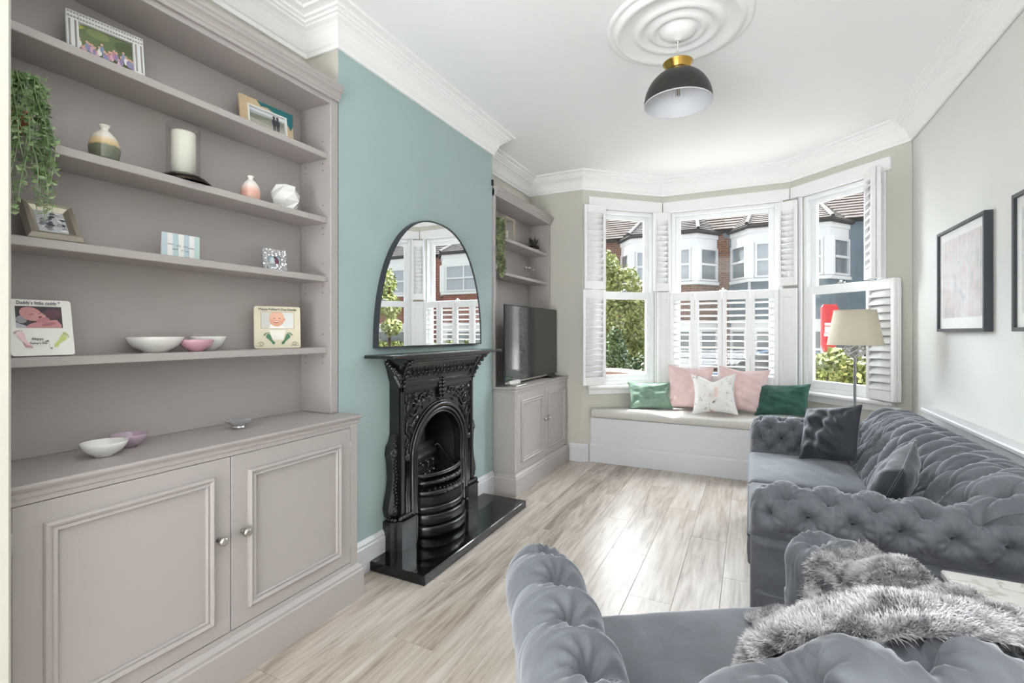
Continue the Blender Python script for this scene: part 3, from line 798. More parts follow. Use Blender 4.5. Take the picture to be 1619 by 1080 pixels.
# S-scroll side brackets
for s in (-1, 1):
    b = B(); ctr = []
    for (y, z) in ((.378, .66), (.384, .62), (.398, .60), (.408, .56), (.400, .525), (.396, .48), (.392, .43), (.396, .37), (.405, .32), (.410, .275), (.404, .235), (.392, .215)): ctr.append((y, z))
    wdt = [.008, .014, .018, .016, .014, .014, .016, .020, .026, .030, .026, .014]
    outl = [(FY+s*(c[0]+w), c[1]) for c, w in zip(ctr, wdt)]+[(FY+s*.368, c[1]) for c in ctr[::-1]]
    b.prism(outl, XC+.012, XC+.052, 'x'); b.build('side_scroll', 'iron', fp)
    sc = fp.children[-1]
    b = B(); 
    for (y, z, r) in ((.398, .565, .026), (.398, .255, .028)):
        b.lathe([(0, .014), (r*.3, .013), (r*.45, .006), (r*.6, .010), (r*.85, .008), (r, 0)], (XC+.050, FY+s*y, z), 18, axis='x')
    for i in range(14):
        t = i/13; b.ball((XC+.056, FY+s*(.386+.006*math.sin(i)), .52-.24*t), .007, 7, 5)
    for i in range(6): b.ball((XC+.05, FY+s*(.386+.010*(i % 2)), .60+.013*i), .010-.001*i, 7, 5)
    b.build('scroll_volute', 'iron', fp)
# fire chamber
b = B(); xb = XC-.19
n = 26; front = [(FY+ro, Z0)]+[(FY+ro*math.cos(a), zc+ro*math.sin(a)) for a in np.linspace(0, PI, n)]+[(FY-ro, Z0)]
P = [[(XC+.02, y, z) for y, z in front], [(xb, FY+(y-FY)*.80, Z0+(z-Z0)*.96) for y, z in front]]
b.grid(P, sm=True)
b.add([(xb, FY+(y-FY)*.80, Z0+(z-Z0)*.96) for y, z in front], [tuple(range(len(front)))], False)
b.build('fire_chamber', 'ironin', fp)
# fireback plate with moulded bricks, ledge and arched top; wavy smoke lip
c0 = Vector((XC+.015, FY-.218, 0)); c1 = Vector((XC-.060, FY+.135, 0)); d = (c1-c0).normalized(); nn = Vector((d.y, -d.x, 0)); nn = nn if nn.x > 0 else -nn; Lp = (c1-c0).length
b = B(); P = []
for i in range(13):
    p = c0.lerp(c1, i/12); P.append([tuple(p+Vector((0, 0, .20))), tuple(p+Vector((0, 0, .445))), tuple(p+nn*.016+Vector((0, 0, .452))), tuple(p+nn*.016+Vector((0, 0, .470))), tuple(p-nn*.01+Vector((0, 0, .50))), tuple(p-nn*.02+Vector((0, 0, .53)))])
b.grid(P, sm=False); b.build('fireback', 'iron', fp); fbk = fp.children[-1]
rows = ((.375, 5, .052), (.318, 6, .046), (.262, 6, .046))
for (z, m, hgt) in rows:
    for k in range(m):
        w2 = Lp/m*.5-.004; p = c0+d*(Lp/m*(k+.5))+nn*.003
        q = B(); pts = [p-d*w2+Vector((0, 0, z)), p+d*w2+Vector((0, 0, z))]+[p+d*(w2*math.cos(a))+Vector((0, 0, z+hgt-.016+.016*math.sin(a))) for a in np.linspace(0, PI, 7)]
        o_ = [tuple(v) for v in pts]; i_ = [tuple(v+nn*.009) for v in [p+(v-p)*.86+Vector((0, 0, z*.14+.003)) for v in pts]]; nq = len(o_)
        q.add(o_+i_, [(a, (a+1) % nq, nq+(a+1) % nq, nq+a) for a in range(nq)]+[tuple(range(nq, 2*nq))], False); q.build('moulded_brick', 'iron', fbk)
b = B(); P = []
for i in range(11):
    t = i/10; p = c0.lerp(c1, .05+.62*t)-nn*.02; zt = .53+.15*math.sin(PI*(.12+.62*t))**.7
    P.append([tuple(p+Vector((0, 0, .53))), tuple(p+Vector((0, 0, zt)))])
b.grid(P, sm=True); b.tube([tuple(Vector(r[1])+nn*.004) for r in P], .008, 6); 
for i in range(14): b.ball(tuple(c0.lerp(c1, .15+.4*rs.random())-nn*.014+Vector((0, 0, rs.uniform(.55, .63)))), .008, 6, 5)
b.build('arched_crest', 'iron', fp)
b = B(); b.tube([(XC-.060+.09*t, FY+.125+.090*t, .455+.04*math.exp(-((t-.1)/.2)**2)-.085*float(smoothstep(np.array((t-.2)/.8)))) for t in np.linspace(0, 1, 22)], .008, 6); b.build('smoke_lip', 'iron', fp)
# bowed grate
ZK = lambda z: .05+(z-.05)*.84
def bow(R, z, n=26, w=.205, x0=XC+.03): return [(x0+R*(1-((i/(n-1))*2-1)**2)**.5*1.0, FY+w*((i/(n-1))*2-1), ZK(z)) for i in range(n)]
b = B(); b.tube(bow(.10, .455), .009, 8); b.tube(bow(.112, .448), .006, 6); b.build('top_rail', 'iron', fp)
b = B()
pts = bow(.118, .405, 40)
b.tube(pts, [.010+.004*abs(math.sin(i*.55)) for i in range(40)], 8)
for i in range(12, 30, 3): b.ball(pts[i], .017, 8, 6)
b.build('swag_rail', 'iron', fp)
b = B()
for i in range(15):
    y = FY-.19+.38*i/14; xx = XC+.03+.135*(1-((y-FY)/.205)**2)**.5
    b.box(XC-.12, y-.004, ZK(.355), xx, y+.004, ZK(.366), .001)
b.build('grate_bar', 'iron', fp)
def band(b, R, z0, z1, lip=.0, n=40, w=.215):
    P = []
    for (dr, z) in ((-.02, z0), (0, z0), (lip, z0+(z1-z0)*.25), (lip*1.2, z0+(z1-z0)*.6), (lip, z1-.006), (.0, z1), (-.02, z1)):
        P.append([tuple(p) for p in bow(R+dr, z, n, w+dr*.3)])
    b.grid(P, sm=True)
b = B(); band(b, .140, .318, .356, .014)
for p in bow(.153, .338, 34)[9:30]:
    b.ball((p[0], p[1], p[2]+rs.uniform(-.006, .006)), .010, 7, 5)
b.build('ornamental_rail', 'iron', fp)
b = B(); band(b, .128, .245, .315, .004); b.build('ash_front', 'ironin', fp)
b = B(); band(b, .146, .205, .250, .006); b.build('ashpan_band', 'iron', fp)
b = B(); band(b, .154, .128, .198, .006); b.build('ashpan_band', 'iron', fp)
b = B(); band(b, .166, .051, .120, .006); b.build('ashpan_band', 'iron', fp)
b = B(); b.tube([(XC+.155, FY+.09, .19), (XC+.19, FY+.095, .192)], .007, 8); b.ball((XC+.195, FY+.095, .192), .011, 8, 6); b.build('ashpan_knob', 'iron', fp)

# arched mirror standing on the shelf line
mr = thing('arched_mirror', 'large arched mirror with a thin dark frame on the teal wall', 'mirror', (XC, 2.40, 1.125))
def mouth(a, H, n=48, z0=1.125, y0=2.395):
    pts = []
    for i in range(n+1):
        th = PI*i/n; c, s2 = math.cos(th), math.sin(th)
        pts.append((y0+a*math.copysign(abs(c)**.86, c), z0+H*s2**.92))
    return pts
o1 = mouth(.525, .742); o2 = mouth(.517, .734)
b = B(); P = [[(XC+.001, y, z) for y, z in o1], [(XC+.034, y, z) for y, z in o1], [(XC+.034, y, z) for y, z in o2], [(XC+.029, y, z) for y, z in o2]]
b.grid(P, False, True, False, flip=False); b.box(XC+.001, o1[-1][0], 1.120, XC+.034, o1[0][0], 1.128, .001); b.build('frame', 'charcoal', mr)
b = B(); b.add([(XC+.030, y, z) for y, z in o2], [tuple(range(len(o2)))], False); b.add([(XC+.004, y, z) for y, z in o2], [tuple(range(len(o2)))[::-1]], False)
b.build('mirror_glass', 'mirror', mr)
# small black clip on the edge of the chimney breast
B().box(XC, CY1-.018, 2.30, XC+.012, CY1+.004, 2.345, .003).build('wall_clip', 'black', label='tiny black clip at the right edge of the teal wall', cat='clip')

# ================================================================ television
tv = thing('television', 'black flat television standing on the right base cabinet', 'television', (-1.655, 3.69, .7935))
tx, ty0, ty1, tz0, tz1 = -1.640, 3.168, 4.238, .812, 1.415
b = B(); b.box(tx-.012, ty0, tz0, tx, ty1, tz1, .003); b.box(tx-.045, ty0+.12, tz0+.03, tx-.012, ty1-.12, tz1-.2, .008); b.build('housing', 'black', tv)
b = B().box(tx, ty0+.008, tz0+.018, tx+.0012, ty1-.008, tz1-.008); b.build('screen', 'screen', tv)
b = B().box(tx, ty0, tz0, tx+.004, ty1, tz0+.012, .002); b.build('lower_bezel', 'nickel', tv)
for yy in (ty0+.16, ty1-.16):
    b = B(); b.prism([(-1.710, .7935), (-1.575, .7935), (-1.578, .799), (-1.628, .806), (-1.635, .83), (-1.65, .83), (-1.658, .806), (-1.706, .799)], yy-.09, yy+.09, 'y'); b.build('stand_foot', 'nickel' if yy < 3.5 else 'black', tv)
# ================================================================ soft furniture
def noise2(P, f, seed=0, oct=3):
    # smooth cheap noise: sums of rotated sines
    r = np.random.default_rng(seed); out = np.zeros(P.shape[:-1]); amp = 1.0
    for o in range(oct):
        for k in range(4):
            d = r.normal(size=P.shape[-1]); d /= np.linalg.norm(d); out += amp*np.sin((P@d)*f*(1.8**o)+r.uniform(0, 6.28)); 
        amp *= .55
    return out/4
def normals_of(P, cu=False):
    du = np.gradient(P, axis=0); dv = np.gradient(P, axis=1); n = np.cross(du, dv); l = np.linalg.norm(n, axis=-1, keepdims=True); l[l < 1e-9] = 1
    return n/l
def tuft(P, U, V, pu, pv, amp, dent, sgn=1, vr=None, s=.026, seed=1, crease=.0, u_off=0, v_off=0, pleat=.0, pper=None, wrk=.0035, pdec=None):
    # P: (n,m,3) base surface, U,V metric coordinates; buttons on a staggered lattice
    a = ((U-u_off)/pu+(V-v_off)/pv)/2; b = ((U-u_off)/pu-(V-v_off)/pv)/2
    h = np.sqrt(np.abs(np.sin(PI*a))*np.abs(np.sin(PI*b))+1e-9)
    ia = np.round(a); ib = np.round(b); bu = (ia+ib)*pu+u_off; bv = (ia-ib)*pv+v_off
    d = np.hypot(U-bu, V-bv); th = np.arctan2(V-bv, U-bu); key = np.sin(ia*12.9898+ib*78.233)*43758.5; ph = key-np.floor(key)
    g = amp*h-dent*np.exp(-(d/s)**2)-dent*.35*np.exp(-(d/(s*2.3))**2)
    g += wrk*np.sin(th*10+ph*6.28+2*np.sin(th*2+ph*9))*np.exp(-((d-.030)/.032)**2)
    g += .0018*noise2(np.stack([U, V*.45], -1), 75, seed, 2)
    if pleat: g += pleat*(np.abs(np.sin(PI*(U-u_off)/(pper or pu)))**.55-.7)*(1 if pdec is None else np.exp(-((V-v_off)/pdec)**2))
    if vr is not None: g = g*vr
    return P+normals_of(P)*sgn*g[..., None]
def lattice(pu, pv, u0, u1, v0, v1, u_off=0, v_off=0):
    L = []
    for i in range(-60, 60):
        for j in range(-30, 30):
            if (i+j) % 2: continue
            u, v = i*pu+u_off, j*pv+v_off
            if u0 < u < u1 and v0 < v < v1: L.append((u, v))
    return L
def resample(pts, n):
    p = np.asarray(pts, float); d = np.r_[0, np.cumsum(np.linalg.norm(np.diff(p, axis=0), axis=1))]; t = np.linspace(0, d[-1], n)
    return np.stack([np.interp(t, d, p[:, k]) for k in range(p.shape[1])], 1), t, d[-1]
def smooth_poly(pts, it=3):
    p = np.asarray(pts, float)
    for _ in range(it):
        q = [p[0]]
        for i in range(len(p)-1): q += [p[i]*.75+p[i+1]*.25, p[i]*.25+p[i+1]*.75]
        q.append(p[-1]); p = np.array(q)
    return p
BTN = None
def button_at(parent, pos, nrm, r=.012, mat='velvet_d'):
    global BTN
    if BTN is None:
        BTN = B().lathe([(0, .0045), (.006, .004), (.010, .0015), (.012, -.003), (.010, -.006)], (0, 0, 0), 10).mesh('button', [MT[mat]])
    o = bpy.data.objects.new('button', BTN); COL.objects.link(o); o.parent = parent; o.location = Vector(pos)-(Vector((0, 0, 0)) if is_local(parent) else chain_off(parent))
    o.rotation_euler = Vector(nrm).to_track_quat('Z', 'Y').to_euler(); return o
def tufted_part(name, parent, base, ulen, prof_len, n_u, n_v, pu, pv, amp, dent, sgn, vmask, voff, uoff, vrange, mat, pleat=0, flip=False, seed=1, brange=None, pper=None, wrk=.0035, s=.026, pdec=None):
    # base: function (u array) , (v array) -> P
    U, V = np.meshgrid(np.linspace(0, ulen, n_u), np.linspace(0, prof_len, n_v), indexing='ij')
    P = base(U, V); vr = vmask(U, V)
    k_ = int(np.argmax(P[n_u//2, :, 2])); sgn = 1 if normals_of(P)[n_u//2, k_, 2] > 0 else -1; flip = sgn < 0
    T = tuft(P, U, V, pu, pv, amp, dent, sgn, vr, u_off=uoff, v_off=voff, pleat=pleat, seed=seed, pper=pper, wrk=wrk, s=s, pdec=pdec)
    b = B(); b.grid(T, flip=flip)
    if name == 'backrest':
        for e in (0, n_u-1): b.add(T[e], [tuple(range(n_v))[::(1 if (e == 0) == (sgn < 0) else -1)]], False)
    o = b.build(name, mat, parent)
    N = normals_of(T)*sgn
    for (u, v) in lattice(pu, pv, vrange[0], vrange[1], vrange[2], vrange[3], uoff, voff):
        i = int(round(u/ulen*(n_u-1))); j = int(round(v/prof_len*(n_v-1)))
        if 0 <= i < n_u and 0 <= j < n_v: button_at(o, T[i, j]+N[i, j]*.002, normals_of(P)[i, j]*sgn)
    return o, T
ARM = [(-.085, .40), (-.088, .46), (-.090, .52)]
def arm_profile(R, zc, zin, zbot, inner, outer_leg):
    # lateral s (outwards +), height z; from the inner face over the roll and down the outside
    pts = [(inner, zin), (inner-.002, zin+.04), (inner-.004, zc-.03)]
    pts += [(R*math.cos(a)*1.0, zc+R*math.sin(a)) for a in np.radians(np.linspace(172, -58, 26))]
    pts += [(outer_leg+.012, zc-R*.98), (outer_leg+.002, zc-R*1.25), (outer_leg, zc-R*1.7), (outer_leg, zbot)]
    return smooth_poly(pts, 1)
def make_arm(parent, origin, axis, lateral, length, R, zc, zin, zbot, inner, outer_leg, pu, uoff, mat='velvet', amp=.012, dent=.03, nu=110, nv=90, seed=1, rows=2, round_front=.075, pleat=0.0, buttons=True, pv=None, pper=None, wrk=.0035, sr=.026, pdec=None):
    prof, t, Lp = resample(arm_profile(R, zc, zin, zbot, inner, outer_leg), nv)
    O = np.array(origin); ax = np.array(axis); lt = np.array(lateral); 
    roll_mid = [i for i, p in enumerate(prof) if p[1] == prof[:, 1].max()][0]; vtop = t[roll_mid]
    def base(U, V):
        S = np.interp(V, t, prof[:, 0]); Z = np.interp(V, t, prof[:, 1])
        k = np.clip(U/round_front, 0, 1); k = np.sqrt(np.clip(1-(1-k)**2, 0, 1)); k = .12+.88*k
        zb = zc-R
        up = Z > zb
        S2 = np.where(up, S*k, S*(.3+.7*k)); Z2 = np.where(up, zb+(Z-zb)*(.45+.55*k), Z)
        return O[None, None]+ax[None, None]*U[..., None]+lt[None, None]*S2[..., None]+np.array([0, 0, 1])[None, None]*Z2[..., None]
    pv = pv or R*.95
    def vmask(U, V): return smoothstep((V-(vtop-.30))/.08)*smoothstep(((vtop+.24)-V)/.08)*smoothstep(U/.06+.15)
    tst = np.cross(ax, np.gradient(prof, axis=0)[roll_mid][0]*lt+np.gradient(prof, axis=0)[roll_mid][1]*np.array([0, 0, 1.]))
    sgn = 1 if tst[2] > 0 else -1
    o, T = tufted_part('arm', parent, base, length, Lp, nu, nv, pu, pv, amp, dent, sgn, vmask, vtop-.02, uoff, (.05, length-.01, vtop-.22, vtop+.20) if buttons else (9, 9, 9, 9), mat, pleat, flip=sgn < 0, seed=seed, pper=pper, wrk=wrk, s=sr, pdec=pdec)
    # front facing
    f = B(); f.cur = 0; c = T[0]; f.add([tuple(p) for p in c], [tuple(range(len(c)))[::(-1 if sgn > 0 else 1)]], False); f.build('arm_facing', mat, o)
    return o, T

# ---------------------------------------------------------------- sofa
SY0, SY1 = 1.955, 3.50      # arm roll centres
sofa = thing('sofa', 'grey velvet button-backed Chesterfield style sofa along the right wall', 'sofa', (.46, (SY0+SY1)/2, 0))
b = B().box(.015, SY0-.075, .035, .90, SY1+.075, .30, .015); b.build('base', 'velvet', sofa)
make_arm(sofa, (0.0, SY0, 0), (1, 0, 0), (0, -1, 0), .86, .098, .562, .40, .05, -.092, .070, .0625, .052, nu=220, nv=130, amp=.008, dent=.036, seed=4, pv=.080, pper=.125, pleat=.007, wrk=.005, sr=.018)
make_arm(sofa, (0.0, SY1, 0), (1, 0, 0), (0, 1, 0), .86, .098, .562, .40, .05, -.092, .070, .0625, .052, nu=180, nv=110, amp=.007, dent=.034, seed=5, pv=.080, pper=.125, pleat=.005, wrk=.005, sr=.018)
# backrest: fat roll along the top
bp = smooth_poly([(.50, .40), (.515, .47), (.56, .58), (.61, .68), (.645, .755), (.70, .803), (.77, .812), (.84, .78), (.875, .71), (.86, .63), (.905, .56), (.91, .4), (.91, .1)], 2)
bp[:, 1] = np.where(bp[:, 1] > .47, .47+(bp[:, 1]-.47)*.80, bp[:, 1])
bprof, bt, bL = resample(bp, 120)
blen = SY1-SY0+.10
def bbase(U, V):
    X = np.interp(V, bt, bprof[:, 0]); Z = np.interp(V, bt, bprof[:, 1]); Y = SY0-.05+U
    e = np.minimum(U, blen-U); k = np.sqrt(np.clip(1-(1-np.clip(e/.10, 0, 1))**2, 0, 1)); Z = np.where(Z > .5, .5+(Z-.5)*(.75+.25*k), Z)
    return np.stack([X, Y, Z], -1)
vtopb = bt[int(np.argmax(bprof[:, 1]))]
tufted_part('backrest', sofa, bbase, blen, bL, 300, 130, .066, .125, .026, .034, -1, lambda U, V: smoothstep((V-.02)/.06)*smoothstep((vtopb+.26-V)/.10), vtopb-.065, .05, (.03, blen-.03, .03, vtopb+.16), 'velvet', pleat=.008, flip=True, seed=9, pper=.062, wrk=.003, s=.018)
# seat cushions
def seat_cushion(parent, x0, x1, y0, y1, z0, z1, mat='velvet', name='seat_cushion', nose=.045, loc=None, seed=2):
    n, m = 40, 40; b = B(); prof = [(0, 0)]
    xs = np.linspace(0, 1, n); P = []
    us = np.linspace(-1, 1, n); vs = np.linspace(-1, 1, m)
    U, V = np.meshgrid(us, vs, indexing='ij')
    ex = (1-np.abs(U)**10); ey = (1-np.abs(V)**10)
    crown = .018*(1-U**2)*(1-V**2)
    X = (x0+x1)/2+(x1-x0)/2*np.sign(U)*np.abs(U)**.97; Y = (y0+y1)/2+(y1-y0)/2*V
    pts = np.stack([X, Y, np.zeros_like(X)], -1)
    wr = .0035*noise2(np.stack([X*2.2+Y*.6, Y], -1), 16, seed, 3)
    top = np.stack([X, Y, z1-.022*(1-np.minimum(ex, ey)**.5)+crown+wr*(ex*ey)], -1)
    b.grid(top, flip=False)
    ring = [(0, j) for j in range(m)]+[(i, m-1) for i in range(1, n)]+[(n-1, j) for j in range(m-2, -1, -1)]+[(i, 0) for i in range(n-2, 0, -1)]
    R0 = np.array([top[i, j] for i, j in ring]); cx, cy = (x0+x1)/2, (y0+y1)/2
    def off(k, z): q = R0.copy(); q[:, 0] = cx+(q[:, 0]-cx)*(1+k/((x1-x0)/2)); q[:, 1] = cy+(q[:, 1]-cy)*(1+k/((y1-y0)/2)); q[:, 2] = z; return q
    side = np.stack([R0, off(.004, z1-.035), off(.006, (z0+z1)/2), off(.003, z0+.02), off(-.01, z0)], 0)
    b.grid(side, False, True, flip=False)
    o = b.build(name, mat, parent)
    w = B(); w.tube([tuple(p+np.array([0, 0, -.002])) for p in off(.002, z1-.024)], .0042, 6, closed=True); w.build('piping', 'velvet_d', o)
    return o
mid = (SY0+.10+SY1-.10)/2
seat_cushion(sofa, -.005, .56, SY0+.092, mid-.003, .30, .450, seed=3)
seat_cushion(sofa, -.005, .56, mid+.003, SY1-.092, .30, .450, seed=6)
for x in (.06, .84):
    for y in (SY0-.02, SY1+.02): B().lathe([(0, 0), (.018, 0), (.024, .036), (0, .036)], (x, y, 0), 14).build('leg', 'black', sofa)

# ---------------------------------------------------------------- armchair, local frame: x = its right, y = its facing
ARZ = math.atan2(.535, .845)
ac = thing('armchair', 'grey velvet button-tufted armchair with a fur throw, seen from behind', 'armchair', (-.17, 1.385, 0), (0, 0, ARZ))
acM = Matrix.Translation((-.17, 1.385, 0)) @ Matrix.Rotation(ARZ, 4, 'Z')
B().box(-.46, -.78, .035, .46, -.012, .30, .015).build('base', 'velvet', ac)
CZc = .555
chair_T = {}
for s in (-1, 1):
    o, T = make_arm(ac, (s*.395, .055, 0), (0, -1, 0), (s, 0, 0), .74, .094, CZc, .38, .05, -.085, .068, .0725, .090, nu=240, nv=130, amp=.003, dent=.046, seed=20+s, round_front=.10, pleat=.020, pv=.42, pper=.145, wrk=.008, sr=.028, pdec=.115); chair_T[s] = T
cbp = smooth_poly([(-.50, .38), (-.515, .47), (-.545, .58), (-.57, .67), (-.595, .735), (-.65, .775), (-.72, .775), (-.775, .735), (-.79, .66), (-.77, .58), (-.80, .5), (-.80, .3), (-.80, .06)], 2)
cprof, ct, cL = resample(cbp, 110); clen = .80
cvtop = ct[int(np.argmax(cprof[:, 1]))]
def cbase(U, V):
    Y = np.interp(V, ct, cprof[:, 0]); Z = np.interp(V, ct, cprof[:, 1]); X = -clen/2+U
    e = np.minimum(U, clen-U); k = np.clip(1-(1-np.clip(e/.34, 0, 1))**2, 0, 1); Z = np.where(Z > .46, .46+(Z-.46)*(.45+.55*k), Z)
    Y = -.66+(Y+.66)*(.55+.45*np.sqrt(np.clip(1-(1-np.clip(e/.07, 0, 1))**2, 0, 1)))
    return np.stack([X, Y, Z], -1)
_o, chair_back_T = tufted_part('backrest', ac, cbase, clen, cL, 180, 120, .0825, .30, .006, .046, 1, lambda U, V: smoothstep((V-.02)/.06)*smoothstep((cvtop+.30-V)/.10)*smoothstep(np.minimum(U, clen-U)/.06), cvtop-.025, clen/2+.016, (.06, clen-.06, .03, cvtop+.2), 'velvet', pleat=.008, flip=False, seed=14, pper=.165, wrk=.009, s=.026, pdec=.10)
seat_cushion(ac, -.298, .298, -.56, .004, .30, .445, seed=12)
for x in (-.38, .38):
    for y in (-.08, -.72): B().lathe([(0, 0), (.018, 0), (.024, .036), (0, .036)], (x, y, 0), 14).build('leg', 'black', ac)

# ---------------------------------------------------------------- fur throw, lies over the chair's right arm and back
from mathutils.bvhtree import BVHTree
def chair_bvh():
    vs, fs = [], []
    for o in ac.children_recursive:
        if o.type != 'MESH' or o.name.startswith(('button', 'leg')): continue
        k = len(vs); vs += [tuple(v.co) for v in o.data.vertices]; fs += [tuple(i+k for i in p.vertices) for p in o.data.polygons]
    return BVHTree.FromPolygons(vs, fs)
bvh = chair_bvh()
def drape(xs, ys, floor=.30):
    H = np.zeros((len(xs), len(ys)))
    for i, x in enumerate(xs):
        for j, y in enumerate(ys):
            h = bvh.ray_cast(Vector((x, y, 2)), Vector((0, 0, -1)))[0]; H[i, j] = h.z if h is not None else floor
    return H
def blur(H, n):
    for _ in range(n):
        p = np.pad(H, 1, mode='edge'); H = (p[1:-1, 1:-1]*4+p[:-2, 1:-1]+p[2:, 1:-1]+p[1:-1, :-2]+p[1:-1, 2:])/8
    return H
def _fur():
    t = NT('grey_fur'); v = t.coord((1, 1, 1)); f = t.noise(v, 13, 4, .6, 1.2); g = t.noise(t.coord((5, 14, 16), rot=(0, 0, .4)), 1.6, 3, .6, .8)
    a = t.new('ShaderNodeMath', operation='MULTIPLY_ADD'); a.inputs[1].default_value = .5; t.link(f, a.inputs[0]); h = t.new('ShaderNodeMath', operation='MULTIPLY'); h.inputs[1].default_value = .5; t.link(g, h.inputs[0]); t.link(h.outputs[0], a.inputs[2])
    t.color(t.ramp(a.outputs[0], [(.40, rgba((98, 96, 102))), (.48, rgba((176, 173, 178))), (.56, rgba((226, 224, 228)))])); t.b.inputs['Roughness'].default_value = .75
    t.b.inputs['Sheen Weight'].default_value = .3; return t.m
MT['fur'] = _fur()
throw = thing('fur_throw', 'long-haired grey fur throw draped over the armchair arm and back', 'throw', (-.17, 1.385, 0), (0, 0, ARZ))
def fur(parent, G, n, length, comb, seed, thick=.0016):
    r = np.random.default_rng(seed); nu, nv = G.shape[:2]
    u = r.uniform(0, nu-1.001, n); v = r.uniform(0, nv-1.001, n); i = u.astype(int); j = v.astype(int); fu = (u-i)[:, None]; fv = (v-j)[:, None]
    p = G[i, j]*(1-fu)*(1-fv)+G[i+1, j]*fu*(1-fv)+G[i, j+1]*(1-fu)*fv+G[i+1, j+1]*fu*fv
    N = normals_of(G); N = np.where(N[..., 2:3] < 0, -N, N) if True else N
    nn = N[i, j]; nn /= np.linalg.norm(nn, axis=1, keepdims=True)
    clump = noise2(p, 55, seed, 2)[:, None]
    d = nn*.75+np.array(comb)[None]*(.8+.5*clump)+r.normal(size=(n, 3))*.30+np.stack([noise2(p, 38, seed+1, 2), noise2(p, 41, seed+2, 2), np.zeros(n)], 1)*.45
    d /= np.linalg.norm(d, axis=1, keepdims=True); L = length*r.uniform(.6, 1.2, (n, 1))
    side = np.cross(d, r.normal(size=(n, 3))); side /= np.linalg.norm(side, axis=1, keepdims=True)
    p0 = p-side*thick/2-nn*.002; p1 = p+side*thick/2-nn*.002; m_ = p+d*L*.6; tip = p+d*L+np.array([0, 0, -1])*L*.22
    m0 = m_-side*thick*.4; m1 = m_+side*thick*.4
    vs = np.stack([p0, p1, m1, m0, tip], 1).reshape(-1, 3); k = np.arange(n)*5
    b = B(); b.v = vs.tolist(); b.f = [(a, a+1, a+2, a+3) for a in k]+[(a+3, a+2, a+4) for a in k]; b.mi = [0]*(2*n); b.sm = [True]*(2*n)
    return b.build('fur_pile', 'fur', parent, kind='stuff')
# piece over the right arm, spilling onto the seat
xs = np.linspace(.150, .478, 58); ys = np.linspace(-.62, -.03, 84)
H = drape(xs, ys, .36); H = np.maximum(H, .445); Hs = blur(H, 10); H = np.maximum(Hs, H*.6+Hs*.4)
XX, YY = np.meshgrid(xs, ys, indexing='ij')
front = smoothstep((YY+.30)/.26)
YY2 = YY+(-.03-.055*smoothstep((XX-.22)/.14))*front+.018*np.sin(XX*26+.6)*front
XX2 = XX+.012*np.sin(YY*21)+.008*np.sin(YY*47+1)
for _i in range(len(xs)):
    for _j in range(len(ys)):
        _h = bvh.ray_cast(Vector((XX2[_i, _j], YY2[_i, _j], 2)), Vector((0, 0, -1)))[0]; H[_i, _j] = max(.447, _h.z if _h is not None else .40)
H = np.maximum(blur(H, 8), H*.7+blur(H, 8)*.3)
bulk = .010+.010*noise2(np.stack([XX, YY], -1), 17, 3, 3)+.008*np.sin(YY*30+XX*18)
edge = np.minimum(np.minimum(XX-xs[0], xs[-1]-XX), np.minimum(YY-ys[0], ys[-1]-YY)); H2 = H+np.maximum(bulk, 0)*smoothstep(edge/.05)+.006
G1 = np.stack([XX2, YY2, H2], -1)
b = B(); b.grid(G1); c1 = b.build('throw_cloth', 'fur', throw); fur(c1, G1, 52000, .019, (-.35, .25, .1), 5, .0018)
# bulky fold lying along the back
nu, nv = 110, 40; us = np.linspace(0, 1, nu); G2 = np.zeros((nu, nv, 3))
bc = smooth_poly([(-.10, -.44, .59), (-.06, -.50, .69), (.02, -.575, .762), (.12, -.620, .782), (.24, -.640, .762), (.34, -.660, .718), (.43, -.67, .64), (.48, -.66, .56)], 3)
bcs, _t, _l = resample(bc, nu)
for i in range(nu):
    t = us[i]; tan = bcs[min(i+1, nu-1)]-bcs[max(i-1, 0)]; tan /= np.linalg.norm(tan)
    w = np.cross(tan, [0, 0, 1.]); w /= np.linalg.norm(w); up = np.cross(w, tan)
    rw = (.056+.006*math.sin(t*9)+.004*math.sin(t*23))*min(1, .35+t*7)*min(1, .5+(1-t)*6); rh = rw*.62
    for j in range(nv):
        a = PI*(.14+.93*j/(nv-1)); k = 1+.05*math.sin(a*5+t*14)
        G2[i, j] = bcs[i]+w*math.cos(a)*rw*k+up*(math.sin(a)*rh*k-.02)
b = B(); b.grid(G2); c2 = b.build('throw_fold', 'fur', throw); fur(c2, G2, 52000, .019, (.35, .05, .05), 8, .0018)

# ---------------------------------------------------------------- side table between sofa and armchair
sd = thing('side_table', 'small side table with a white marble top between sofa and armchair', 'side table', (.70, 1.55, 0))
B().box(.468, 1.40, .528, .93, 1.70, .550, .004).build('table_top', 'marble', sd)
for x in (.49, .905):
    for y in (1.425, 1.675): B().box(x-.011, y-.011, 0, x+.011, y+.011, .528, .002).build('leg', 'black', sd)
b = B()
for z in (.505,): b.box(.482, 1.415, z, .915, 1.685, .528, .002)
b.build('apron', 'black', sd)

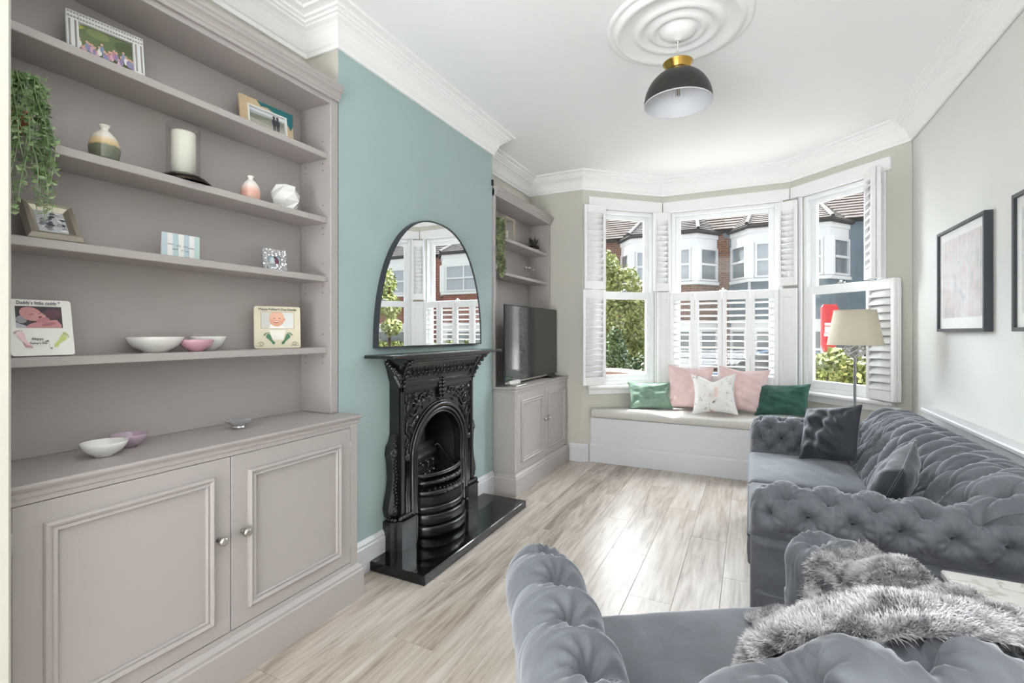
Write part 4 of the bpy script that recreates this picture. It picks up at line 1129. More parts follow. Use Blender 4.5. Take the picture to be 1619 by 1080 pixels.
# ---------------------------------------------------------------- loose cushions
def pillow_mesh(w, h, t, seed, n=40, ears=.06, wr=1.0, strain=0.0, chop=0.0):
    us = np.linspace(-1, 1, n); U, V = np.meshgrid(us, us, indexing='ij')
    pinch = 1-ears*(1-np.abs(V)**2)*np.abs(U)**2; pinch2 = 1-ears*(1-np.abs(U)**2)*np.abs(V)**2
    X = w/2*U*pinch; Z = h/2*V*pinch2
    Z = Z-chop*h*np.exp(-(U/.42)**2)*smoothstep((V-.1)/.9)
    prof = (np.clip(1-np.abs(U)**2.6, 0, 1)*np.clip(1-np.abs(V)**2.6, 0, 1))**.55
    q = np.stack([X*5/w*.4, Z*5/h*.4], -1)
    cor = sum(np.exp(-(((U-a)**2+(V-c)**2)/.5))*np.sin(np.arctan2(V-c, U-a)*9+seed+a*2+c) for a in (-1, 1) for c in (-1, 1))
    n1 = noise2(q, 6, seed, 3)*.010*wr+cor*.006*wr+strain*.010*np.sin((U*1.0+V*1.6)*7+2*np.sin(U*3+seed))*np.clip(1-U**2, 0, 1)
    n2 = noise2(q, 6, seed+50, 3)*.010*wr
    F = np.stack([X, -(t/2)*prof-n1*prof, Z], -1); K = np.stack([X, (t/2)*prof+n2*prof, Z], -1)
    b = B(); b.grid(F, flip=False); b.grid(K, flip=True); 
    ring = [(i, 0) for i in range(n)]+[(n-1, j) for j in range(1, n)]+[(i, n-1) for i in range(n-2, -1, -1)]+[(0, j) for j in range(n-2, 0, -1)]
    path = [tuple(F[i, j]) for i, j in ring]
    return b, path, F
def pillow(name, label, w, h, t, loc, yaw, lean, mat, seed, group=None, roll=0.0, ears=.06, wr=1.0, strain=0., piping=True, pmat=None, chop=0.):
    # lean: tilt back from vertical; the base edge rests at loc
    M = Matrix.Rotation(yaw, 4, 'Z') @ Matrix.Rotation(-lean, 4, 'X') @ Matrix.Rotation(roll, 4, 'Y')
    c = M @ Vector((0, 0, 0)); low = min((M @ Vector(p)).z for p in ((-w/2, 0, -h/2), (w/2, 0, -h/2), (-w/2, 0, h/2), (w/2, 0, h/2)))
    p = thing(name, label, 'cushion', (loc[0], loc[1], loc[2]-low+.004), M.to_euler(), group)
    b, path, F = pillow_mesh(w, h, t, seed, ears=ears, wr=wr, strain=strain, chop=chop); o = b.build('cover', mat, p)
    if piping: q = B(); q.tube(path, .0035, 6, closed=True); q.build('piping', pmat or mat, p)
    return p, o, F
Zs = .492
pillow('scatter_cushion', 'oblong sage green velvet cushion, first from the left on the window seat', .40, .25, .12, (-.835, 4.565, Zs), math.radians(24), math.radians(20), 'sage', 3, wr=2.2, strain=.6, ears=.10)
pillow('scatter_cushion', 'square blush pink velvet cushion between green and floral cushions', .40, .41, .13, (-.50, 4.68, Zs), math.radians(3), math.radians(18), 'pink', 4, roll=.03, wr=1.8, ears=.12, chop=.03)
pillow('scatter_cushion', 'square blush pink velvet cushion right of the floral cushion', .41, .40, .13, (-.065, 4.66, Zs), math.radians(-6), math.radians(18), 'pink', 5, roll=.06, wr=1.8, ears=.12, chop=.03)
def _floral():
    t = NT('floral_print'); v = t.coord((1, 1, 1)); n1 = t.noise(v, 7, 3, .6, .5); n2 = t.noise(t.coord((1.6, 1, 1.2), rot=(0, .6, 0)), 16, 4, .65, 1.5); n3 = t.noise(t.coord((1, 1, 1), rot=(0, .3, 0)), 5, 2)
    base = t.ramp(n3, [(.35, rgba((240, 238, 236))), (.62, rgba((240, 238, 236))), (.70, rgba((236, 200, 188)))])
    sp = t.ramp(n2, [(.56, (0, 0, 0, 1)), (.64, (1, 1, 1, 1))]); m2 = t.ramp(n1, [(.48, (0, 0, 0, 1)), (.56, (1, 1, 1, 1))])
    mu = t.new('ShaderNodeMix', data_type='RGBA', blend_type='MULTIPLY'); mu.inputs[0].default_value = 1; t.link(sp, mu.inputs[6]); t.link(m2, mu.inputs[7])
    mx = t.new('ShaderNodeMix', data_type='RGBA'); t.link(mu.outputs[2], mx.inputs[0]); t.link(base, mx.inputs[6]); mx.inputs[7].default_value = rgba((112, 112, 108)); t.color(mx.outputs[2]); t.b.inputs['Roughness'].default_value = .8; return t.m
MT['floral'] = _floral()
pillow('scatter_cushion', 'white cushion printed with grey and peach flowers in front of the pink cushions', .36, .36, .12, (-.28, 4.48, Zs), math.radians(2), math.radians(24), 'floral', 6, roll=-.05, ears=.15, wr=1.7, chop=.13)
pillow('scatter_cushion', 'oblong dark green velvet cushion, last on the right of the window seat', .42, .27, .12, (.235, 4.545, Zs), math.radians(-24), math.radians(20), 'cushgreen', 8, roll=-.09, wr=1.8, strain=.5, ears=.10)
# cushions on the sofa
pillow('sofa_cushion', 'crumpled charcoal velvet cushion leaning in the far corner of the sofa', .33, .31, .13, (.40, 3.20, .462), math.radians(-48), math.radians(24), 'velvet_d', 11, roll=-.22, wr=1.6, strain=1.3)
pillow('sofa_cushion', 'charcoal velvet cushion standing edge-on against the sofa back', .30, .29, .12, (.475, 2.24, .462), math.radians(-106), math.radians(22), 'velvet_d', 12, roll=.20, wr=.8)

# ---------------------------------------------------------------- floor lamp
fl2 = thing('floor_lamp', 'floor lamp with cream drum shade and glass openwork knot by the right window', 'lamp', (.625, 3.90, 0))
c = (.630, 3.90)
MT['knotglass'] = paint('pale_lustre_glass', (214, 212, 206), .08, .35, coat=.6)
B().lathe([(0, 0), (.13, 0), (.13, .012), (.115, .020), (.02, .028), (0, .028)], (c[0], c[1], 0), 32).build('base', 'chrome', fl2)
B().lathe([(.009, .02), (.009, 1.02), (.014, 1.03), (.014, 1.045), (.006, 1.05), (.006, 1.26), (0, 1.26)], (c[0], c[1], 0), 16).build('pole', 'chrome', fl2)
b = B()
for k in range(6):
    a = k*PI/3; pts = []
    for i in range(25):
        t = i/24; tw = a+t*PI*1.0; r = .052*math.sin(PI*t)**.8+.006; pts.append((c[0]+r*math.cos(tw), c[1]+r*math.sin(tw), 1.03+.105*t))
    b.tube(pts, .006, 7)
b.build('openwork_knot', 'knotglass', fl2)
b = B(); b.lathe([(0, .0), (.012, .004), (.016, .016), (.010, .028), (0, .032)], (c[0], c[1], 1.065), 12); b.build('crystal_drop', 'clear', fl2)
b = B(); pr = [(.159, 1.117), (.119, 1.350), (.117, 1.350), (.157, 1.117)]; b.lathe(pr+[pr[0]], (c[0], c[1], 0), 48); b.build('lamp_shade', 'shadefab', fl2)
b = B(); b.tube([(c[0]+.1585*math.cos(a), c[1]+.1585*math.sin(a), 1.119) for a in np.linspace(0, 2*PI, 48, endpoint=False)], .003, 6, closed=True); b.tube([(c[0]+.1185*math.cos(a), c[1]+.1185*math.sin(a), 1.349) for a in np.linspace(0, 2*PI, 48, endpoint=False)], .003, 6, closed=True); b.build('shade_rim', 'shadefab', fl2)
b = B()
for k in range(3): b.tube([(c[0], c[1], 1.25), (c[0]+.118*math.cos(k*2.094), c[1]+.118*math.sin(k*2.094), 1.345)], .002, 5)
b.build('shade_carrier', 'chrome', fl2)

# ---------------------------------------------------------------- ceiling rose and pendant
RX, RY = -.312, 2.42
b = B()
rp = [(.335, 0), (.335, -.006), (.328, -.014), (.318, -.016), (.310, -.012), (.302, -.016), (.292, -.030), (.280, -.034), (.268, -.028), (.225, -.016), (.205, -.018), (.195, -.028), (.182, -.034), (.168, -.030), (.155, -.020), (.140, -.020), (.130, -.030), (.118, -.036), (.104, -.034), (.094, -.026), (.084, -.028), (.074, -.040), (.060, -.052), (.044, -.060), (.030, -.064), (.014, -.072), (.006, -.078), (0, -.078)]
b.lathe([(r, z+CZ-.001) for r, z in rp][::-1], (RX, RY, 0), 72); b.build('ceiling_rose', 'plaster', label='round white plaster ceiling rose above the pendant lamp', cat='ceiling rose')
pl = thing('pendant_lamp', 'pendant lamp with black dome shade and brass cap below the ceiling rose', 'lamp', (RX, RY, 2.30))
B().lathe([(.0, 2.612), (.007, 2.612), (.009, 2.602), (.0026, 2.596), (.0026, 2.505), (0, 2.505)][::-1], (RX, RY, 0), 10).build('cord', 'nickel', pl)
B().lathe([(0, 2.500), (.070, 2.500), (.068, 2.497), (.050, 2.470), (.046, 2.462), (0, 2.462)][::-1], (RX, RY, 0), 36).build('cap', 'brass', pl)
R = .158; zr = 2.305
dome = [(R*math.cos(a), zr+.165*math.sin(a)) for a in np.linspace(0, PI/2-.02, 20)]
B().lathe(dome, (RX, RY, 0), 56).build('shade', 'shade_out', pl)
B().lathe([(r*.985, zr+(z-zr)*.985) for r, z in dome][::-1], (RX, RY, 0), 56).build('shade_lining', 'shade_in', pl)
b = B(); b.tube([(RX+R*.992*math.cos(a), RY+R*.992*math.sin(a), zr) for a in np.linspace(0, 2*PI, 56, endpoint=False)], .0022, 6, closed=True); b.build('rim', 'shade_in', pl)
B().lathe([(0, 2.46), (.018, 2.46), (.018, 2.405), (0, 2.405)][::-1], (RX, RY, 0), 14).build('bulb_holder', 'black', pl)
B().lathe([(.013, 2.405), (.014, 2.395), (.022, 2.375), (.029, 2.350), (.028, 2.330), (.018, 2.314), (0, 2.309)][::-1], (RX, RY, 0), 20).build('bulb', 'clear', pl)
b = B()
for k in range(4):
    a = k*PI/2; b.tube([(RX+.006*math.cos(a), RY+.006*math.sin(a), 2.39), (RX+.009*math.cos(a), RY+.009*math.sin(a), 2.34)], .0015, 5)
b.build('filament', 'brass', pl)

# ---------------------------------------------------------------- pictures on the right wall
def _art(name, seed):
    t = NT(name); v = t.coord((1, 1, 1)); st = t.noise(t.coord((1, 38, 1.2)), 1.0, 3, .6); bl = t.noise(t.coord((1, 6, 5)), 1.2+seed*.2, 3, .55, .4)
    a = t.ramp(st, [(.3, rgba((214, 210, 210))), (.5, rgba((196, 192, 196))), (.7, rgba((226, 222, 220)))])
    bb = t.ramp(bl, [(.30, rgba((178, 190, 196))), (.42, rgba((236, 232, 230))), (.58, rgba((228, 208, 202))), (.72, rgba((176, 182, 172)))])
    mx = t.new('ShaderNodeMix', data_type='RGBA'); mx.inputs[0].default_value = .5; t.link(a, mx.inputs[6]); t.link(bb, mx.inputs[7]); t.color(mx.outputs[2]); t.b.inputs['Roughness'].default_value = .5; return t.m
MT['art1'] = _art('soft_abstract_print', 1); MT['art2'] = _art('pale_abstract_print', 3)
def picture(label, y0, y1, z0, z1, art):
    t = thing('framed_picture', label, 'picture', (XR, (y0+y1)/2, z0)); d = .034; w = .017
    b = B(); x1 = XR-.001; x0 = XR-d
    b.box(x0, y0, z0, x1, y0+w, z1, .001); b.box(x0, y1-w, z0, x1, y1, z1, .001); b.box(x0, y0+w, z0, x1, y1-w, z0+w, .001); b.box(x0, y0+w, z1-w, x1, y1-w, z1, .001); b.build('frame', 'charcoal', t)
    B().box(x0+.012, y0+w, z0+w, x0+.015, y1-w, z1-w).build('mount', 'paper', t)
    m = .045
    B().box(x0+.010, y0+w+m, z0+w+m*1.3, x0+.012, y1-w-m, z1-w-m).build('print', art, t)
    B().box(x0+.006, y0+w, z0+w, x0+.0075, y1-w, z1-w).build('glazing', 'picglass', t)
picture('framed pale abstract print in a slim charcoal frame on the right wall', 2.975, 3.605, 1.205, 1.772, 'art1')
picture('framed print cut off by the right edge of the view', 2.10, 2.715, 1.205, 1.772, 'art2')
# ================================================================ things on the shelves
def rect_frame(b, w, h, bw, d, bulge=0, c=.002):
    # picture frame in the local xz plane, facing -y, base at z=0
    b.box(-w/2, -d, 0, -w/2+bw, 0, h, c); b.box(w/2-bw, -d, 0, w/2, 0, h, c); b.box(-w/2+bw, -d, 0, w/2-bw, 0, bw, c); b.box(-w/2+bw, -d, h-bw, w/2-bw, 0, h, c); return b
def bev_frame(b, w, h, bw, d, rise=.012):
    # moulded, sloping picture frame with mitred corners
    prof = [(0, 0), (0, .008), (bw*.25, rise), (bw*.6, rise*.85), (bw, .005), (bw, 0)]
    P = []
    for (x, z, sx, sz) in ((-w/2, 0, 1, 1), (w/2, 0, -1, 1), (w/2, h, -1, -1), (-w/2, h, 1, -1)): P.append([(x+sx*o, -u, z+sz*o) for o, u in prof])
    b.grid(P, True, False, False, flip=False); return b
class Pic:
    # flat printed picture made of coloured patches, xz plane facing -y
    def __init__(s, y): s.b = B(); s.y = y; s.m = []; s.k = 0
    def col(s, c):
        nm = 'ink_%02x%02x%02x' % c
        if nm not in MT: MT[nm] = paint(nm, c, .55)
        if nm not in s.m: s.m.append(nm)
        s.b.cur = s.m.index(nm)
    def poly(s, pts, c): s.col(c); s.k += 1; y = s.y-.00012*s.k; s.b.add([(x, y, z) for x, z in pts], [tuple(range(len(pts)))], False)
    def rect(s, x0, z0, x1, z1, c): s.poly([(x0, z0), (x1, z0), (x1, z1), (x0, z1)], c)
    def ell(s, x, z, a, bb, c, rot=0, n=20):
        s.poly([(x+a*math.cos(t)*math.cos(rot)-bb*math.sin(t)*math.sin(rot), z+a*math.cos(t)*math.sin(rot)+bb*math.sin(t)*math.cos(rot)) for t in np.linspace(0, 2*PI, n, endpoint=False)], c)
    def done(s, name, parent): return s.b.build(name, s.m, parent)
def easel(parent, w, h, d=.07):
    d = min(d, .055); zb = d*math.tan(.34)+.001
    b = B(); b.add([(-w*.12, .001, h*.75), (w*.12, .001, h*.75), (w*.16, d, zb), (-w*.16, d, zb), (-w*.12, .005, h*.75), (w*.12, .005, h*.75), (w*.16, d+.003, zb), (-w*.16, d+.003, zb)], [(0, 1, 2, 3), (7, 6, 5, 4), (0, 3, 7, 4), (1, 5, 6, 2), (0, 4, 5, 1), (3, 2, 6, 7)], False)
    return b.build('easel_back', 'black', parent)
def stand(name, label, x, y, z, yaw, lean, group=None):
    # an upright flat thing: local -y is its face; yaw 90 deg faces +x
    M = Matrix.Rotation(yaw, 4, 'Z') @ Matrix.Rotation(-lean, 4, 'X')
    t = thing(name, label, 'picture frame', (x, y, z), M.to_euler(), group); return t
FX = math.radians(90)
# top shelf: beaded frame with a group photograph
z = SH[0]+.001
t = stand('photo_frame', 'white beaded photo frame with a group photo on the top shelf', -1.83, .785, z, FX-.16, .16)
w, h = .195, .158
b = rect_frame(B(), w, h, .030, .014); b.build('frame', 'ceram_m', t)
bd = B()
for i in range(26):
    for zz in (.008, .022, h-.008, h-.022): bd.ball((-w/2+.006+i*(w-.012)/25, -.0145, zz), .0032, 5, 4)
for i in range(17):
    for xx in (-w/2+.008, -w/2+.022, w/2-.008, w/2-.022): bd.ball((xx, -.0145, .034+i*(h-.068)/16), .0032, 5, 4)
bd.build('beading', 'nickel', t)
p = Pic(-.004); p.rect(-.084, .029, .084, h-.029, (104, 118, 84)); p.poly([(-.084, .12), (-.03, .135), (.02, .151), (-.084, .151)], (206, 212, 216)); p.poly([(-.084, .095), (-.05, .12), (-.084, .13)], (168, 162, 84)); p.ell(.05, .10, .03, .02, (84, 98, 66)); p.ell(-.02, .112, .03, .015, (124, 138, 92))
r_ = random.Random(5)
for i in range(26):
    x = -.078+.006*i; zz = .06+.010*math.sin(i*1.3)+.006*(i % 3)
    p.ell(x, zz-.016, .0055, .012, r_.choice([(206, 168, 186), (150, 132, 170), (226, 224, 224), (132, 148, 178), (190, 132, 150)])); p.ell(x, zz, .0036, .0042, (214, 170, 148))
p.done('photo', t); easel(t, w, h)
# top shelf right: driftwood and teal frame with a couple by the sea
t = stand('photo_frame', 'wide wooden frame painted teal at one corner, seaside photo of a couple', -1.845, 1.36, z, FX-.10, .12)
w, h = .235, .150; MT['driftwood'] = paint('driftwood', (206, 184, 150), .7, var=.12, bump=.2, bscale=50); MT['tealpaint'] = paint('teal_weathered_paint', (36, 110, 116), .7, var=.15)
b = rect_frame(B(), w, h, .034, .012); b.build('frame', 'driftwood', t)
tp = Pic(-.0124); tp.m = ['tealpaint']
tb = B(); tb.add([(a, -.0126, c) for a, c in ((-.045, h-.003), (-.028, h-.022), (.0, h-.018), (.03, h-.030), (.088, h-.032), (.090, h-.060), (.104, h-.085), (.116, h-.060), (.121, h-.003))], [tuple(range(9))], False); tb.build('painted_corner', 'tealpaint', t)
b = rect_frame(B(), w-.062, h-.062, .007, .017); b.xf(Matrix.Translation((0, 0, .031))); b.build('inner_rim', 'ceram_m', t)
p = Pic(-.005); x0, x1, z0, z1 = -.085, .085, .037, h-.037
p.rect(x0, z0, x1, z1, (150, 150, 140)); p.rect(x0, .094, x1, z1, (214, 220, 224)); p.poly([(x0, .088), (x1, .094), (x1, .099), (x0, .101)], (170, 176, 178)); p.poly([(x0, .060), (.0, .078), (x1, .070), (x1, .092), (x0, .088)], (128, 132, 118)); p.poly([(x0, z0), (x1, z0), (x1, .060), (.02, .058), (x0, .070)], (176, 172, 158))
for xx in (.032, .048): p.ell(xx, .080, .010, .018, (56, 58, 66)); p.ell(xx, .103, .006, .007, (64, 56, 54)); p.rect(xx-.006, .045, xx-.001, .07, (48, 50, 60)); p.rect(xx+.001, .045, xx+.006, .07, (48, 50, 60))
p.done('photo', t); easel(t, w, h)

# second shelf
z = SH[1]+.0006
def vase_mat(name, stops):
    t = NT(name); v = t.coord(); s = t.new('ShaderNodeSeparateXYZ'); t.link(v, s.inputs[0]); n = t.noise(v, 30, 3); a = t.new('ShaderNodeMath', operation='MULTIPLY_ADD'); a.inputs[1].default_value = .012; t.link(n, a.inputs[0]); t.link(s.outputs[2], a.inputs[2])
    m = t.new('ShaderNodeMath', operation='MULTIPLY'); m.inputs[1].default_value = 10.0; t.link(a.outputs[0], m.inputs[0])
    t.color(t.ramp(m.outputs[0], stops)); t.b.inputs['Roughness'].default_value = .15; t.b.inputs['Coat Weight'].default_value = .5; return t.m
MT['vase_g'] = vase_mat('green_cream_glaze', [(.0, rgba((92, 100, 84))), (.50, rgba((112, 118, 96))), (.56, rgba((206, 178, 132))), (.72, rgba((226, 206, 170))), (.82, rgba((236, 230, 220)))])
MT['vase_p'] = vase_mat('pink_cream_glaze', [(.0, rgba((222, 184, 168))), (.42, rgba((224, 170, 156))), (.56, rgba((230, 200, 190))), (.70, rgba((236, 226, 218))), (.9, rgba((240, 236, 230)))])
def bud_vase(label, x, y, z, H, R, mat):
    k = H; pr = [(0, 0), (R*.72, 0), (R*.86, .03*k), (R, .28*k), (R*.98, .45*k), (R*.80, .65*k), (R*.46, .80*k), (R*.25, .86*k), (R*.22, .90*k), (R*.34, .97*k), (R*.36, 1.0*k), (R*.26, .99*k), (R*.16, .9*k), (0, .88*k)]
    pr = [tuple(q) for q in smooth_poly(pr, 1)]
    return B().lathe(pr, (x, y, z), 32).build('bud_vase', mat, origin=(x, y, z), label=label, cat='vase')
bud_vase('small round bud vase glazed cream over green on the second shelf', -1.80, .765, z, .115, .040, 'vase_g')
bud_vase('small bud vase glazed cream over salmon pink on the second shelf', -1.815, 1.262, z, .105, .037, 'vase_p')
hu = thing('candle_holder', 'hurricane candle holder, clear glass cylinder on a dark bronze foot', 'candle holder', (-1.815, 1.005, z))
cx, cy = -1.815, 1.005
b = B(); b.lathe([(.086, 0), (.088, .004), (.070, .020), (.052, .030), (.0, .032)], (cx, cy, z), 40); b.build('foot', 'bronze', hu)
B().lathe([(.052, .032), (.052, .205), (.050, .205), (.050, .034), (.0, .034)], (cx, cy, z), 40).build('glass_cylinder', 'clear', hu)
cand = B(); cand.lathe([(.0, .0), (.037, .0), (.0375, .145), (.036, .15), (.028, .146), (0, .144)], (cx, cy, z+.0345), 32); cand.tube([(cx, cy, z+.175), (cx+.001, cy, z+.188)], .0012, 5)
cand.build('candle', 'candle', origin=(cx, cy, z+.0345), label='thick ivory pillar candle inside the glass hurricane holder', cat='candle')
# faceted tealight holder
b = B(); rr = [(.042, 0, .0), (.060, .040, .4), (.058, .074, .0), (.044, .106, .4)]; n = 6; P = []
for r, zz, ph in rr: P.append([(-1.815+r*math.cos(2*PI*i/n+ph*PI/n*2), 1.425+r*math.sin(2*PI*i/n+ph*PI/n*2), z+zz) for i in range(n)])
for k in range(3):
    for i in range(n):
        j = (i+1) % n; b.add([P[k][i], P[k][j], P[k+1][j], P[k+1][i]], [(0, 1, 2), (0, 2, 3)], False)
b.add(P[0], [tuple(range(n))[::-1]], False); b.add(P[3], [tuple(range(n))], False)
b.build('faceted_vase', 'ceram_m', origin=(-1.815, 1.425, z), label='white faceted geometric pot at the right end of the second shelf', cat='vase')

# trailing plants
def trailing(label, x, y, z, lens, r, leafmat, nst, leafsize, seed, potmat='terracotta', spread=.10, front=.07, pot_r=.050, pot_h=.075, up=.05):
    t = thing('trailing_plant', label, 'plant', (x, y, z))
    B().lathe([(0, 0), (pot_r*.75, 0), (pot_r, pot_h*.85), (pot_r*1.06, pot_h*.86), (pot_r*1.06, pot_h), (pot_r*.92, pot_h), (pot_r*.9, pot_h*.9), (0, pot_h*.9)], (x, y, z), 24).build('pot', potmat, t)
    B().lathe([(0, pot_h*.9), (pot_r*.9, pot_h*.9)], (x, y, z+.0005), 16).build('soil', 'soil', t)
    rg = random.Random(seed); st = B(); lf = B()
    for k in range(nst):
        a = rg.uniform(-1.35, 1.35); L = rg.uniform(.35, 1.0)*lens; fx = front*rg.uniform(.9, 1.25); sy = math.sin(a)*spread
        pts = []
        for i in range(15):
            u = i/14
            if u < .25: q = u/.25; pts.append((x+fx*q, y+sy*q*.7, z+pot_h*.9+up*math.sin(q*PI*.75)*rg.uniform(.9, 1.1)))
            else: q = (u-.25)/.75; pts.append((x+fx+.006*math.sin(q*7+k), y+sy*(.7+.3*q)+.010*math.sin(q*5+k*1.7), z+pot_h*.9+up*.7-q*L))
        st.tube(pts, .0011, 4, caps=False)
        m = int(26*(L/lens)+14)
        for j in range(m):
            f = rg.uniform(.02, 1)*14; i = min(13, int(f)); fr = f-i; p = [pts[i][c]*(1-fr)+pts[i+1][c]*fr for c in range(3)]
            az = rg.uniform(0, 2*PI); el = rg.uniform(-.7, .8); d = Vector((math.cos(az)*math.cos(el), math.sin(az)*math.cos(el), math.sin(el))); s_ = leafsize*rg.uniform(.6, 1.2)
            if p[0]+d.x*s_*1.4 < x-.06: d.x = abs(d.x)
            sd = d.cross(Vector((rg.random()-.5, rg.random()-.5, rg.random()))).normalized()*s_*.42; c = Vector(p); nn = d.cross(sd).normalized()*s_*.12
            lf.add([c, c+d*s_*.5+sd+nn, c+d*s_*1.1, c+d*s_*.5-sd+nn], [(0, 1, 2, 3)], False)
    st.build('stems', leafmat, t, kind='stuff'); lf.build('foliage', leafmat, t, kind='stuff'); return t
trailing('leafy trailing houseplant hanging over the left end of the bookcase shelves', -1.815, .552, SH[1]+.0006, .37, .05, 'leaf_in', 48, .015, 2, spread=.058, front=.10, up=.09, pot_r=.045)
trailing('trailing plant hanging over the top shelf beside the chimney breast, above the television', -1.80, 3.245, SR[0]+.0006, .36, .05, 'leaf_in2', 34, .024, 4, 'ceram_m', spread=.05, front=.085, up=.05, pot_r=.045, pot_h=.07)
trailing('small trailing plant in a white pot on the lower shelf above the television', -1.80, 3.235, SR[1]+.0006, .17, .05, 'leaf_in2', 14, .022, 6, 'ceram_m', spread=.045, front=.085, up=.04, pot_r=.042, pot_h=.07)

# third shelf
z = SH[2]+.0006
t = stand('photo_frame', 'champagne silver photo frame leaning behind the trailing plant on the third shelf', -1.772, .640, z, FX-.10, .72)
MT['champagne'] = paint('champagne_silver', (206, 198, 182), .3, .75)
w, h = .122, .150
bev_frame(B(), w, h, .030, .02, .020).build('frame', 'champagne', t); B().box(-w/2+.003, -.004, .003, w/2-.003, 0, h-.003).build('backing', 'black', t)
p = Pic(-.006); p.rect(-.032, .029, .032, h-.029, (206, 208, 212))
for i in range(26): p.ell(r_.uniform(-.026, .026), r_.uniform(.036, h-.036), r_.uniform(.004, .010), r_.uniform(.003, .008), r_.choice([(96, 98, 108), (132, 134, 142), (232, 232, 234), (70, 70, 80), (168, 168, 174)]))
p.done('photo', t)
# striped card
cd = thing('greeting_card', 'pale blue and white striped card with handwriting, standing on the third shelf', 'card', (-1.83, 1.005, z), (0, 0, FX-.05))
b = B().box(-.062, -.001, 0, .062, 0, .092); b.add([(-.062, 0, 0), (.062, 0, 0), (.062, .045, 0), (-.062, .045, 0)], [], False); b.build('front_leaf', 'paper', cd)
b = B(); b.add([(-.062, .0005, .092), (.062, .0005, .092), (.060, .012, .0), (-.060, .012, .0)], [(0, 1, 2, 3)], False); b.add([(-.062, .0012, .092), (.062, .0012, .092), (.060, .013, .0), (-.060, .013, .0)], [(3, 2, 1, 0)], False); b.build('back_leaf', 'paper', cd)
p = Pic(-.0012)
for i, c in enumerate([(196, 214, 224), None, (190, 212, 218), None, (190, 208, 220), None, (196, 220, 218)]):
    if c: p.rect(-.062+.0177*i, .001, -.062+.0177*(i+1), .0915, c)
p.done('stripes', cd)
b = B()
def scribble(b, x0, x1, zc, amp, seed, y=-.0030, r=.0005):
    g = random.Random(seed); pts = []; n = int((x1-x0)/.0012)
    for i in range(n+1): pts.append((x0+(x1-x0)*i/n, y, zc+amp*math.sin(i*1.7+g.random())*(.5+.5*g.random())))
    b.tube(pts, r, 4)
for (a, c, zz) in ((-.044, -.024, .053), (-.016, -.002, .050), (.006, .020, .049), (.024, .042, .046), (-.030, -.012, .036), (-.002, .006, .034), (.012, .026, .033)): scribble(b, a, c, zz, .0022, int(a*1e4)+99)
b.build('handwriting', 'charcoal', cd)
# crystal photo frame
t = stand('photo_frame', 'small cut crystal photo frame at the right end of the third shelf', -1.815, 1.372, z, FX-.12, .18)
w, h = .105, .095; MT['crystal'] = paint('cut_crystal', (206, 206, 210), .08, .55, coat=1.0)
b = rect_frame(B(), w, h, .028, .012); b.build('frame', 'clear', t)
b = B(); g = random.Random(9)
for i in range(13):
    for j in range(12):
        x = -w/2+.004+i*(w-.008)/12; zz = .004+j*(h-.008)/11
        if abs(x) < w/2-.028 and .028 < zz < h-.028: continue
        s_ = .0045; b.add([(x-s_, -.011, zz-s_), (x+s_, -.011, zz-s_), (x+s_, -.011, zz+s_), (x-s_, -.011, zz+s_), (x+g.uniform(-.002, .002), -.0165, zz+g.uniform(-.002, .002))], [(0, 1, 4), (1, 2, 4), (2, 3, 4), (3, 0, 4)], False)
b.build('facets', 'crystal', t)
p = Pic(-.006); p.rect(-.0245, .027, .0245, h-.027, (176, 200, 218)); p.rect(-.0245, .027, .0245, .045, (206, 214, 220)); p.ell(.010, .044, .010, .016, (120, 66, 96)); p.ell(.004, .060, .006, .006, (70, 50, 48)); p.ell(-.010, .05, .006, .010, (220, 226, 230)); p.done('photo', t); easel(t, w, h, .05)

# fourth shelf
z = SH[3]+.0006
def round_rect(w, h, r, z0=0, n=5):
    pts = []
    for cx_, cz_, a0 in ((w/2-r, z0+r, -PI/2), (w/2-r, z0+h-r, 0), (-w/2+r, z0+h-r, PI/2), (-w/2+r, z0+r, PI)):
        for i in range(n+1): a = a0+PI/2*i/n; pts.append((cx_+r*math.cos(a), cz_+r*math.sin(a)))
    return pts
def foot(p, x, zz, s, rot, c, dark, mir=1):
    def q(a, b_): return (x+mir*(a*math.cos(rot)-b_*math.sin(rot))*s, zz+(a*math.sin(rot)+b_*math.cos(rot))*s)
    p.ell(*q(0, .55), .42*s, .46*s, c, 0); p.poly([q(-.38, .45), q(-.22, -.5), q(-.28, -1.0), q(0, -1.25), q(.26, -1.0), q(.16, -.4), q(.38, .45)], c)
    for i in range(5): p.ell(*q(-.40+.21*i, 1.12+.16*math.sin(i*.8+.4)), (.135-.012*i)*s, (.14-.012*i)*s, dark)
